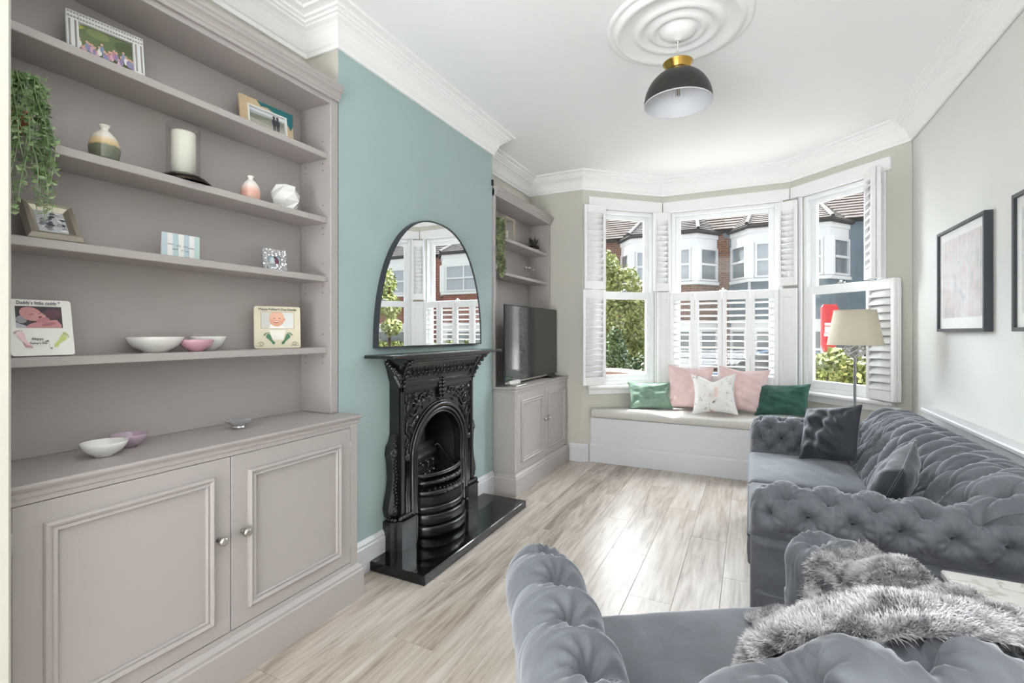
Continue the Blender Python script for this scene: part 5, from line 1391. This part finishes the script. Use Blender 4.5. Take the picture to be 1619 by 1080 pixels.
# left plaque: sleeping baby, pink and green footprints
MT['plaque'] = paint('glazed_white_plaque', (236, 234, 228), .2, coat=.4); MT['plaque2'] = paint('glazed_cream_plaque', (222, 212, 190), .22, coat=.4)
t = stand('ceramic_photo_frame', 'white ceramic keepsake frame with baby photo and pink and green footprints, by the left wall', -1.795, .620, z, FX-.14, .30)
w, h = .185, .200
def plaque(t, w, h, mat, hx0, hx1, hz0, hz1):
    b = B(); o = round_rect(w, h, .010); b.prism(o, -.012, 0, 'y'); b.build('plaque', mat, t)
plaque(t, w, h, 'plaque', 0, 0, 0, 0)
p = Pic(-.0122); x0, x1, z0, z1 = -.074, .062, .098, .176
p.rect(x0, z0, x1, z1, (66, 54, 60)); p.poly([(x0, z0), (-.03, z0), (x0, .118)], (186, 184, 196)); p.ell(-.058, .128, .016, .014, (150, 150, 160)); p.ell(.034, .150, .026, .018, (92, 62, 72)); p.poly([(-.05, z0), (-.035, .112), (.0, .124), (.045, .128), (x1-.004, .110), (x1-.004, z0)], (196, 140, 142)); p.ell(-.030, .148, .034, .024, (200, 144, 146), -.35); p.ell(-.008, .138, .024, .017, (206, 152, 150), -.4); p.ell(.004, .126, .020, .010, (188, 126, 132), .2); p.ell(-.004, .137, .006, .003, (128, 62, 70), .3); p.ell(-.028, .146, .008, .0016, (140, 84, 90), .25); p.ell(-.006, .150, .005, .0014, (140, 84, 90), .2); p.ell(.020, .112, .022, .006, (170, 112, 120), .2)
foot(p, -.055, .058, .026, .55, (238, 206, 208), (206, 176, 180)); p.poly([(-.060, .052), (-.052, .030), (-.030, .026), (-.034, .034), (-.048, .038)], (206, 160, 170)); foot(p, .052, .052, .024, -.7, (196, 208, 128), (176, 190, 112))
p.poly([(.014, .054), (.0148, .054), (.0178, .026), (.017, .026)], (120, 116, 112)); p.poly([(.014, .054), (.004, .050), (.0145, .047)], (120, 116, 112)); p.ell(.022, .024, .0032, .0032, (120, 116, 112))
p.done('picture', t)
lettering("Daddy's little caddy *", .0175, (-.006, -.0150, .182), (PI/2, 0, 0), 'charcoal', t, scale_x=.86)
lettering('Happy', .013, (-.016, -.0160, .054), (PI/2, 0, .0), 'charcoal', t); lettering("Father's Day", .010, (-.014, -.0160, .040), (PI/2, 0, 0), 'charcoal', t)
easel(t, w, h)
t.scale = (.71, .83, .83)
# right plaque: smiling baby, green footprints
t = stand('ceramic_photo_frame', 'cream ceramic keepsake frame with baby photo and two green footprints', -1.835, 1.400, z, FX-.42, .06)
w, h = .185, .180
plaque(t, w, h, 'plaque2', 0, 0, 0, 0)
p = Pic(-.0122); p.rect(-.068, .083, .068, .158, (196, 180, 154)); p.rect(-.064, .086, .064, .155, (206, 204, 198)); p.rect(.018, .086, .064, .155, (220, 222, 220)); p.poly([(-.035, .086), (-.028, .104), (.012, .104), (.030, .086)], (236, 236, 232)); p.ell(-.004, .124, .030, .031, (224, 166, 142)); p.ell(-.004, .138, .030, .018, (230, 182, 158)); p.ell(-.015, .128, .0026, .002, (70, 60, 66)); p.ell(.007, .128, .0026, .002, (70, 60, 66)); p.ell(-.006, .112, .009, .0045, (176, 82, 80)); p.ell(-.006, .114, .007, .002, (238, 232, 228)); p.ell(-.005, .120, .003, .0025, (212, 148, 128)); p.ell(.026, .124, .004, .006, (216, 156, 136))
p.poly([(-.035, .078), (.03, .078), (.022, .036), (-.022, .036)], (236, 232, 222))
foot(p, -.030, .040, .023, .62, (84, 128, 100), (84, 128, 100)); foot(p, .032, .040, .023, .62, (84, 128, 100), (84, 128, 100), -1)
p.done('picture', t)
b = B()
for s_ in (-1, 1):
    b.tube([(s_*(.066+.012*math.cos(a)*(1-i/30)), -.0165, .018+.010*math.sin(a)*(1-i/34)) for i, a in enumerate(np.linspace(0, 7, 24))], .0007, 4)
scribble(b, .052, .085, .012, .001, 4, -.0165); scribble(b, -.088, -.060, .010, .001, 5, -.0165); b.build('flourish', 'charcoal', t)
lettering("Happy Father's Day Daddy", .0142, (0, -.0150, .163), (PI/2, 0, 0), 'charcoal', t, scale_x=.98)
easel(t, w, h)
def bowl(label, x, y, z, R, H, mat, oval=1.0, foot_r=.42, yaw=0):
    pr = [(0, .004), (R*foot_r*.9, .004), (R*foot_r*.92, 0), (R*foot_r, 0), (R*(foot_r+.03), .005), (R*.78, H*.38), (R*.95, H*.75), (R, H), (R*.985, H+.001), (R*.96, H), (R*.90, H*.74), (R*.74, H*.42), (R*.4, H*.2), (0, H*.16)]
    return B().lathe(pr, (x, y, z), 40, squash=(oval, 1.0)).build('bowl', mat, origin=(x, y, z), label=label, cat='bowl')
bowl('large white bowl on the fourth bookcase shelf', -1.835, .925, z, .084, .052, 'ceramic')
bowl('small pink bowl between two white bowls on the fourth shelf', -1.800, 1.040, z, .056, .042, 'pinkbowl')
bowl('smaller white bowl behind the pink bowl on the fourth shelf', -1.865, 1.122, z, .062, .052, 'ceramic')
# worktop
z = .8264
bowl('white lustre bowl on the left worktop', -1.755, .745, z, .058, .042, 'ceramic', 1.0)
bowl('mauve lustre bowl behind the white bowl on the left worktop', -1.825, .842, z, .052, .040, 'mauve', 1.0)
b = B(); n = 16; P = []
for r, zz, k in ((.012, 0, 0), (.022, .004, 0), (.020, .010, 0), (.036, .022, 1), (.046, .032, 1), (.043, .033, 1), (.030, .022, 0), (.010, .012, 0)):
    P.append([(-1.79+(r+(.004 if (i % 2 and k) else 0))*math.cos(2*PI*i/n), 1.195+(r+(.004 if (i % 2 and k) else 0))*math.sin(2*PI*i/n), z+zz) for i in range(n)])
b.grid(P, False, True, False, flip=True); b.build('crystal_dish', 'crystal', origin=(-1.79, 1.195, z), label='small cut crystal dish on the left worktop', cat='dish')

# right bookcase
z = SR[0]+.0006
jr = thing('glass_lantern', 'square wood and rope framed glass lantern on the top shelf above the television', 'lantern', (-1.83, 3.53, z))
MT['rope'] = paint('pale_driftwood', (196, 184, 164), .8, bump=.3, bscale=80)
b = B(); x, y = -1.83, 3.53
for dx in (-.05, .05):
    for dy in (-.075, .075): b.box(x+dx-.006, y+dy-.006, z, x+dx+.006, y+dy+.006, z+.19, .002)
for zz in (0, .18): b.box(x-.056, y-.081, z+zz, x+.056, y+.081, z+zz+.012, .002) if zz == 0 else [b.box(x+dx-.006, y-.08, z+zz, x+dx+.006, y+.08, z+zz+.012, .002) for dx in (-.05, .05)]+[b.box(x-.05, y+dy-.006, z+zz, x+.05, y+dy+.006, z+zz+.012, .002) for dy in (-.075, .075)]
b.build('frame', 'rope', jr)
b = B()
for dx in (-.047, .047): b.box(x+dx-.001, y-.069, z+.013, x+dx+.001, y+.069, z+.18)
b.build('pane', 'clear', jr)
B().lathe([(0, .013), (.03, .013), (.03, .09), (0, .088)][::-1], (x, y, z), 20).build('candle', 'candle', jr)
tr_ = thing('terrarium', 'small glass terrarium with dark plant at the right end of the top shelf', 'terrarium', (-1.83, 4.13, z)); x, y = -1.83, 4.13
B().lathe([(.052, 0), (.055, .004), (.055, .105), (.053, .105), (.053, .006), (0, .005)], (x, y, z), 28).build('glass_pot', 'clear', tr_)
B().lathe([(0, .006), (.051, .006), (.051, .026), (0, .028)][::-1], (x, y, z), 24).build('pebbles', 'rope', tr_); B().lathe([(0, .028), (.051, .027), (.051, .060), (0, .064)][::-1], (x, y, z), 24).build('soil', 'soil', tr_)
b = B(); g = random.Random(3)
for i in range(34):
    a = g.uniform(0, 6.28); d = Vector((math.cos(a)*.45, math.sin(a)*.45, 1)).normalized(); c_ = Vector((x+.02*math.cos(a), y+.02*math.sin(a), z+.06)); L = g.uniform(.05, .095); sd = d.cross(Vector((0, 0, 1))).normalized()*.005
    b.add([c_-sd, c_+sd, c_+d*L*.6+sd*1.3, c_+d*L, c_+d*L*.6-sd*1.3], [(0, 1, 2, 3, 4)], False)
MT['leaf_dark'] = paint('dark_succulent', (52, 58, 50), .5); b.build('leaves', 'leaf_dark', tr_, kind='stuff')
z = SR[1]+.0006
for i, (yy, hh, lab) in enumerate(((3.885, .100, 'small clear glass bottle, first of three on the lower shelf'), (3.965, .108, 'small clear glass bottle, middle and tallest of three on the lower shelf'), (4.045, .098, 'small clear glass bottle, last of three on the lower shelf'))):
    bt_ = thing('glass_bottle', lab, 'bottle', (-1.80, yy, z), group='glass bottles above the television')
    B().lathe([(0, 0), (.026, 0), (.028, .004), (.028, hh*.6), (.022, hh*.72), (.011, hh*.80), (.011, hh*.92), (.015, hh*.94), (.015, hh), (.008, hh), (.008, hh*.80), (.024, hh*.62), (.024, .006), (0, .005)], (-1.80, yy, z), 22).build('glass', 'clear', bt_)
    B().lathe([(0, hh*.86), (.0085, hh*.86), (.0095, hh*1.0), (.014, hh*1.02), (.013, hh*1.08), (0, hh*1.09)][::-1], (-1.80, yy, z), 16).build('stopper', 'crystal', bt_)
# ================================================================ the street outside
GZ = -.62
struct(B().box(-40, 5.25, GZ-.2, 45, 8.0, GZ), 'front_garden_paving', 'paving')
struct(B().box(-60, 8.0, GZ-.2, 70, 15.4, GZ-.02), 'street', 'asphalt')
struct(B().box(-60, 15.4, GZ-.2, 70, 40, GZ+.04), 'far_pavement', 'paving')
YW = 18.0
def win_unit(parent, P, Q, z0, z1, out=.02, rail=True, mat='white', glassmat='pane_out', open_=False):
    # a sash window in the vertical plane through P, Q (xy); outward normal to -y side
    M_, L = frame_mat(Vector((P[0], P[1], 0)), Vector((Q[0], Q[1], 0)))
    f = B(); s = .07; f.box(0, -.03, z0, s, out+.03, z1); f.box(L-s, -.03, z0, L, out+.03, z1); f.box(s, -.03, z1-s, L-s, out+.03, z1); f.box(s, -.03, z0, L-s, out+.03, z0+s)
    if rail: f.box(s, -.02, (z0+z1)/2-.035, L-s, out+.04, (z0+z1)/2+.035)
    w = f.build('window', mat, parent, M=M_)
    B().box(s, -.02, z0+s, L-s, -.01, z1-s).build('pane', glassmat, w, M=M_); return w
def tiles(b, quad, rows, mat_i=0):
    # a roof slope in overlapping courses: quad = eave0, eave1, ridge1, ridge0
    e0, e1, r1, r0 = [Vector(q) for q in quad]; n = (e1-e0).cross(r0-e0)
    if n.length < 1e-6: n = (e1-e0).cross(r1-e0)
    n.normalize(); 
    if n.z < 0: n = -n
    for i in range(rows):
        a, c = i/rows, (i+1.15)/rows; c = min(c, 1)
        p0, p1 = e0.lerp(r0, a)+n*.035, e1.lerp(r1, a)+n*.035; q1, q0 = e1.lerp(r1, c)+n*.004, e0.lerp(r0, c)+n*.004
        b.add([p0, p1, q1, q0, p0-n*.04, p1-n*.04], [(0, 1, 2, 3), (4, 5, 1, 0)], False)
def house(x0, x1, bx0, bx1, label, wallm, bricklow, roofm, bayroof, doorm, stone='stone', seed=0, upper=None, gap=None):
    t = thing('terraced_house', label, 'house', ((x0+x1)/2, YW+2, GZ+.04)); up = upper or wallm
    B().box(x0, YW, GZ+.04, x1, YW+5, 4.74).build('front_wall', up, t)
    yf = YW-.75; f0, f1 = bx0+.60, bx1-.66
    def bay_poly(e=0): return [(bx0-e, YW+.1), (f0-e*.6, yf-e), (f1+e*.6, yf-e), (bx1+e, YW+.1)]
    B().prism(bay_poly(), GZ+.04, 4.52, 'z').build('bay_wall', wallm, t)
    b = B(); b.prism(bay_poly(.03), 4.10, 4.54, 'z'); b.prism(bay_poly(.07), 4.42, 4.56, 'z'); b.prism(bay_poly(.03), 1.30, 1.55, 'z'); b.prism(bay_poly(.09), 1.52, 1.62, 'z'); b.build('stone_band', stone, t)
    b = B(); b.prism(bay_poly(.10), 2.84, 2.94, 'z'); b.prism(bay_poly(.10), -.02, .06, 'z'); b.build('sill', 'stone', t)
    # corner columns
    for (cx_, cy_) in ((f0, yf), (f1, yf)):
        for (za, zb) in ((2.94, 4.12), (.06, 1.32)):
            B().box(cx_-.14, cy_-.10, za, cx_+.14, cy_+.2, zb, .03).build('column', stone, t)
    for (za, zb) in ((2.96, 4.10), (.08, 1.30)):
        win_unit(t, (bx0+.05, YW+.02), (f0-.08, yf+.06), za, zb); win_unit(t, (f0+.15, yf-.02), (f1-.15, yf-.02), za, zb, glassmat='net' if za > 1 else 'pane_out'); win_unit(t, (f1+.10, yf+.08), (bx1-.05, YW+.02), za, zb)
    mid = (f0+f1)/2
    b = B(); b.box(mid-.03, yf-.06, 2.96, mid+.03, yf+.0, 4.10); b.build('mullion', 'white', t)
    # gutter and roofs
    b = B(); e = bay_poly(.11); b.tube([(p[0], p[1], 4.62) for p in e], .07, 6); b.tube([(x0, YW-.12, 4.68), (bx0-.1, YW-.12, 4.68)], .06, 6); b.tube([(bx1+.1, YW-.12, 4.68), (x1, YW-.12, 4.68)], .06, 6); b.build('gutter', 'tar', t)
    b = B(); tiles(b, [(x0, YW-.2, 4.72), (x1, YW-.2, 4.72), (x1, YW+4.2, 7.9), (x0, YW+4.2, 7.9)], 26); b.build('roof', roofm, t)
    ev = bay_poly(.14); zt = 5.85; a0 = (f0+.2, YW+1.35, zt); a1 = (f1-.2, YW+1.35, zt)
    b = B(); tiles(b, [(*ev[1], 4.67), (*ev[2], 4.67), a1, a0], 12); tiles(b, [(*ev[2], 4.67), (ev[3][0], ev[3][1], 4.67), a1, a1], 12); tiles(b, [(ev[0][0], ev[0][1], 4.67), (*ev[1], 4.67), a0, a0], 12); b.build('bay_roof', bayroof, t)
    b = B(); b.tube([(*ev[2], 4.72), (a1[0], a1[1], zt+.04)], .06, 6); b.tube([(*ev[1], 4.72), (a0[0], a0[1], zt+.04)], .06, 6); b.tube([(ev[3][0], ev[3][1], 4.70), (a1[0], a1[1], zt+.03)], .085, 6); b.tube([(ev[0][0], ev[0][1], 4.70), (a0[0], a0[1], zt+.03)], .085, 6); b.build('hip_tiles', 'tar', t)
    # entrance beside the bay
    dx0, dx1 = (bx1+.25, x1-.2) if x1-bx1 > bx0-x0 else (x0+.2, bx0-.25)
    if dx1-dx0 > .6:
        cxm = (dx0+dx1)/2
        b = B(); b.box(cxm-.45, YW-.03, GZ+.04, cxm+.45, YW+.02, 1.55); b.build('door', doorm, t)
        b = B(); b.tube([(cxm+.52*math.cos(a), YW-.04, 1.45+.35*math.sin(a)) for a in np.linspace(0, PI, 14)], .07, 6); b.box(cxm-.58, YW-.08, GZ+.04, cxm-.45, YW, 1.45); b.box(cxm+.45, YW-.08, GZ+.04, cxm+.58, YW, 1.45); b.build('door_arch', 'stone', t)
        win_unit(t, (cxm-.42, YW-.01), (cxm+.42, YW-.01), 2.96, 4.10)
    return t
MT['doorred'] = paint('red_door_paint', (132, 52, 46), .4); MT['doordark'] = paint('dark_door_paint', (44, 46, 54), .4); MT['doorblue'] = paint('blue_door_paint', (62, 92, 124), .4); MT['doorgreen'] = paint('green_door_paint', (52, 86, 70), .4)
house(-5.95, -.80, -4.40, -.98, 'brown brick terraced house with brown tiled bay roof across the street', 'brickbrown', None, 'tile_tan', 'tile_brown', 'doordark')
house(-.80, 4.30, -.62, 2.80, 'slate blue rendered terraced house with pale tiled roof across the street', 'blueslate', None, 'tile_pale', 'tile_pale', 'doordark')
house(4.30, 9.40, 5.80, 9.20, 'red brick terraced house right of the slate blue one, white bay, dark door', 'brickred', None, 'tile_tan', 'tile_brown', 'doordark')
house(9.40, 14.50, 9.60, 13.0, 'red brick terraced house with blue front door, seen in the mirror', 'brickred', None, 'tile_brown', 'tile_brown', 'doorblue')
house(14.50, 19.60, 16.0, 19.4, 'brown brick terraced house with red front door, further along the street', 'brickbrown', None, 'tile_brown', 'tile_tan', 'doorred')
house(19.60, 24.7, 19.8, 23.2, 'red brick terraced house with green front door at the end of the row', 'brickred', None, 'tile_tan', 'tile_tan', 'doorgreen')
house(-11.1, -5.95, -10.9, -7.5, 'brown brick terraced house behind the tall tree, with tan bay roof', 'brickbrown', None, 'tile_brown', 'tile_tan', 'doorred')
# drain pipe and brick strip between the brown and blue house
B().box(-.80, YW-.03, GZ+.04, -.64, YW+.0, 4.45).build('brick_pier', 'brickbrown', label='narrow brick pier between the brown and slate blue houses', cat='pier')
B().tube([(-.02, YW-.86, 2.82), (-.02, YW-.86, -.02)], .045, 8).build('drain_pipe', 'white', label='white drain pipe on the slate blue house front', cat='pipe')
ch = thing('chimney_stack', 'red brick chimney stack on the slate blue house roof', 'chimney', (4.15, 21.0, 5.6))
B().box(3.55, 20.2, 5.4, 4.9, 21.0, 8.6).build('stack', 'brickred', ch)
for i in range(3): B().lathe([(.12, 0), (.15, .35), (.10, .35), (.08, 0)], (3.85+.4*i, 20.6, 8.6), 12).build('chimney_pot', 'terracotta', ch)
# greenery
def leaf_cloud(centers, n, size, seed, flat=.5):
    r = np.random.default_rng(seed); per = n//len(centers); V = []
    for (c, rad) in centers:
        d = r.normal(size=(per, 3)); d /= np.linalg.norm(d, axis=1, keepdims=True); k = r.uniform(.55, 1.02, (per, 1)); p = np.array(c)+d*k*np.array(rad)
        a = r.normal(size=(per, 3)); a /= np.linalg.norm(a, axis=1, keepdims=True); b_ = np.cross(a, d+r.normal(size=(per, 3))*.8); b_ /= np.linalg.norm(b_, axis=1, keepdims=True); s = size*r.uniform(.5, 1.3, (per, 1))
        V.append(np.stack([p-a*s*.5, p+b_*s*.3, p+a*s*.5, p-b_*s*.3], 1).reshape(-1, 3))
    V = np.concatenate(V); b = B(); b.v = V.tolist(); m = len(V)//4; b.f = [(4*i, 4*i+1, 4*i+2, 4*i+3) for i in range(m)]; b.mi = [0]*m; b.sm = [False]*m; return b
tr = thing('garden_tree', 'sunlit yellow-green tree outside the left bay window', 'tree', (-3.3, 11.5, GZ))
b = B(); b.tube([(-3.3, 11.5, GZ), (-3.25, 11.5, 1.0), (-3.35, 11.45, 2.4)], [.14, .11, .05], 8); b.tube([(-3.25, 11.5, 1.0), (-2.9, 11.4, 2.2)], [.07, .03], 6); b.tube([(-3.25, 11.5, .9), (-3.7, 11.6, 2.1)], [.07, .03], 6); b.build('trunk', 'bark', tr)
leaf_cloud([((-3.3, 11.5, 2.0), (.75, .6, 1.0)), ((-2.75, 11.4, 1.5), (.5, .5, .7)), ((-3.8, 11.6, 1.4), (.6, .5, .8)), ((-2.8, 11.4, .6), (.55, .5, .6)), ((-3.2, 11.3, .6), (.7, .5, .7)), ((-2.75, 11.5, 2.3), (.45, .4, .55)), ((-3.3, 11.4, 2.75), (.5, .4, .5)), ((-2.35, 11.4, 1.5), (.4, .4, .8)), ((-2.4, 11.4, .5), (.45, .4, .5))], 11000, .11, 3).build('crown', 'leaf_tree', tr, kind='stuff')
cf = thing('conifer', 'dark rounded conifer in front of the tree outside the left window', 'shrub', (-2.16, 8.45, GZ))
B().tube([(-2.16, 8.45, GZ), (-2.16, 8.45, .6)], .06, 8).build('trunk', 'bark', cf)
leaf_cloud([((-2.16, 8.45, .15), (.29, .28, .75)), ((-2.16, 8.45, .55), (.25, .24, .65)), ((-2.16, 8.45, .9), (.15, .15, .42))], 7000, .07, 4).build('foliage', 'leaf_conifer', cf, kind='stuff')
hg = thing('garden_hedge', 'loose green hedge behind the conifer outside the left window', 'hedge', (-2.2, 9.6, GZ))
leaf_cloud([((-2.4, 9.6, .2), (.5, .35, .7)), ((-1.75, 9.6, .15), (.5, .35, .7)), ((-1.3, 9.7, -.1), (.4, .35, .5))], 7000, .085, 6).build('foliage', 'leaf_conifer', hg, kind='stuff')
B().tube([(-2.1, 9.6, GZ), (-2.1, 9.6, .2)], .05, 6).build('trunk', 'bark', hg)
lh = thing('laurel_hedge', 'yellow-green laurel hedge below the red post outside the right window', 'hedge', (1.55, 7.3, GZ))
leaf_cloud([((.95, 7.35, .55), (.30, .25, .45)), ((1.30, 7.3, .35), (.32, .28, .55)), ((1.62, 7.25, .50), (.30, .28, .45)), ((1.95, 7.3, .4), (.35, .3, .5)), ((2.4, 7.3, .45), (.4, .3, .5)), ((3.0, 7.3, .4), (.5, .3, .55))], 11000, .085, 7).build('foliage', 'leaf_hedge', lh, kind='stuff')
for x in (1.0, 1.6, 2.3): B().tube([(x, 7.3, GZ), (x, 7.3, .3)], .03, 6).build('stem', 'bark', lh)
rh = thing('roadside_hedge', 'clipped green hedge across the street, seen in the mirror', 'hedge', (8.3, 15.9, GZ))
leaf_cloud([((5.6+i*.9, 16.0, .15), (.62, .4, .75)) for i in range(9)], 12000, .14, 9).build('foliage', 'leaf_hedge', rh, kind='stuff')
B().box(5.2, 15.75, GZ+.02, 13.3, 15.95, -.3).build('kerb_wall', 'brickred', rh)
yt = thing('young_tree', 'slim young street tree with yellow-green leaves, seen in the mirror', 'tree', (8.9, 14.2, GZ))
B().tube([(8.9, 14.2, GZ), (8.9, 14.2, 3.4)], [.07, .03], 6).build('trunk', 'bark', yt)
leaf_cloud([((8.9, 14.2, 2.2), (.5, .5, .5)), ((9.1, 14.2, 3.1), (.45, .45, .6)), ((8.7, 14.1, 1.4), (.4, .4, .35))], 1600, .16, 10).build('crown', 'leaf_tree', yt, kind='stuff')
# low garden wall with curved coping below the left window
gw = thing('garden_wall', 'low pinkish garden wall with dark curved coping outside the left window', 'wall', (-1.75, 6.6, GZ))
MT['pinkrender'] = paint('pink_render', (222, 190, 170), .9); MT['coping'] = paint('brown_coping', (120, 90, 80), .8); MT['slab'] = paint('pale_slab', (196, 190, 188), .8)
pts = [(-3.0+i*.1, .62-.09*((-3.0+i*.1+1.7)/1.0)**2 if i > 5 else .45) for i in range(21)]
pts = [(x, max(.30, .60-.16*(x+1.75)**2)) for x in np.linspace(-3.0, -1.0, 21)]
B().prism([(-3.0, GZ), (-1.0, GZ)]+[(x, z) for x, z in pts[::-1]], 6.55, 6.75, 'y').build('wall_face', 'pinkrender', gw)
P = [[(x, 6.50, z-.005), (x, 6.50, z+.06), (x, 6.80, z+.09), (x, 6.80, z-.005)] for x, z in pts]
B().grid(P, False, True, False).build('coping', 'coping', gw)
# red post
rp_ = thing('red_post', 'red roadside equipment post with white notice panels, outside the right window', 'post', (1.2, 9.52, GZ))
B().box(1.165, 9.48, GZ, 1.265, 9.56, .9, .01).build('post', 'redpost', rp_)
b = B(); b.prism([(1.07, 1.62), (1.10, 1.67), (1.27, 1.67), (1.30, 1.60), (1.305, 1.2), (1.245, .88), (1.10, .88), (1.07, 1.0)], 9.42, 9.58, 'y'); b.build('box', 'redpost', rp_)
b = B(); b.box(1.11, 9.412, 1.20, 1.225, 9.42, 1.30); b.box(1.11, 9.412, 1.32, 1.225, 9.42, 1.36); b.box(1.10, 9.412, 1.14, 1.225, 9.42, 1.19); b.build('notice', 'paper', rp_)
b = B(); b.box(1.255, 9.45, .58, 1.36, 9.47, .86); b.build('side_plate', 'paper', rp_)
b = B()
for i in range(5): b.box(1.10, 9.45, .60+.06*i, 1.17, 9.47, .63+.06*i)
b.build('striped_plate', 'paper', rp_)
# parked cars
def car(label, x, y, paintm, flip=1):
    t = thing('parked_car', label, 'car', (x, y, GZ-.02)); z = GZ-.02; L = 2.0
    body = [(-2.0, .30), (-2.02, .55), (-1.95, .72), (-1.0, .86), (-.9, .88), (1.55, .88), (1.95, .80), (2.02, .55), (2.0, .30)]
    b = B(); P = []
    for yy, k in ((-.80, .97), (-.84, 1), (.84, 1), (.80, .97)): P.append([(x+flip*px*k, y+yy, z+pz) for px, pz in body])
    b.grid(P, False, True, True); b.add(P[0], [tuple(range(len(body)))], False); b.add(P[-1], [tuple(range(len(body)))[::-1]], False); b.build('body', paintm, t)
    cabin = [(-1.05, .86), (-.35, 1.36), (.0, 1.42), (.9, 1.40), (1.35, 1.25), (1.7, .88)]
    b = B(); P = []
    for yy, k in ((-.72, .0), (-.62, 1), (.62, 1), (.72, .0)): P.append([(x+flip*px, y+yy*(1 if pz < .9 else .92), z+pz) for px, pz in cabin])
    b.grid([P[1], P[2]], False, True, True); b.add(P[1], [tuple(range(6))], False); b.add(P[2], [tuple(range(6))[::-1]], False); b.build('windows', 'carglass', t)
    b = B(); b.grid([[(x+flip*px, y-.60, z+pz+.012) for px, pz in ((-.42, 1.34), (.0, 1.425), (.9, 1.405), (1.3, 1.28))], [(x+flip*px, y+.60, z+pz+.012) for px, pz in ((-.42, 1.34), (.0, 1.425), (.9, 1.405), (1.3, 1.28))]], False, False, True); b.build('roof', paintm, t)
    for px in (-1.3, 1.3):
        for yy in (-.78, .78): B().lathe([(0, -.1), (.22, -.1), (.31, -.09), (.31, .09), (.22, .1), (0, .1)], (x+px, y+yy, z+.31), 20, axis='y').build('wheel', 'rubber', t)
    return t
car('blue car parked in the street, glimpsed between the centre shutter louvres', .4, 12.2, 'carblue')
car('silver car parked in the street left of the blue one', -5.6, 13.6, 'cargrey')
car('dark silver car parked along the street to the right, seen in the mirror', 5.4, 10.2, 'cargrey', -1)
# things that repeat share a group
GR = {'window_shutter': 'white plantation shutters in the bay', 'scatter_cushion': 'cushions on the window seat', 'sofa_cushion': 'loose cushions on the sofa', 'terraced_house': 'terraced houses across the street', 'bowl': 'lustre bowls on the left unit', 'photo_frame': 'photo frames on the left bookcase', 'ceramic_photo_frame': 'ceramic baby keepsake frames', 'bud_vase': 'bud vases on the second shelf', 'parked_car': 'cars parked in the street', 'base_cabinet': 'built-in base cabinets', 'bookcase': 'built-in alcove bookcases', 'worktop': 'built-in worktops', 'framed_picture': 'pictures on the right wall', 'trailing_plant': 'trailing house plants'}
for o in list(SC.objects):
    if o.parent is None and o.get('category') and not o.get('group') and o.name.split('.')[0] in GR: o['group'] = GR[o.name.split('.')[0]]
bpy.context.view_layer.update()
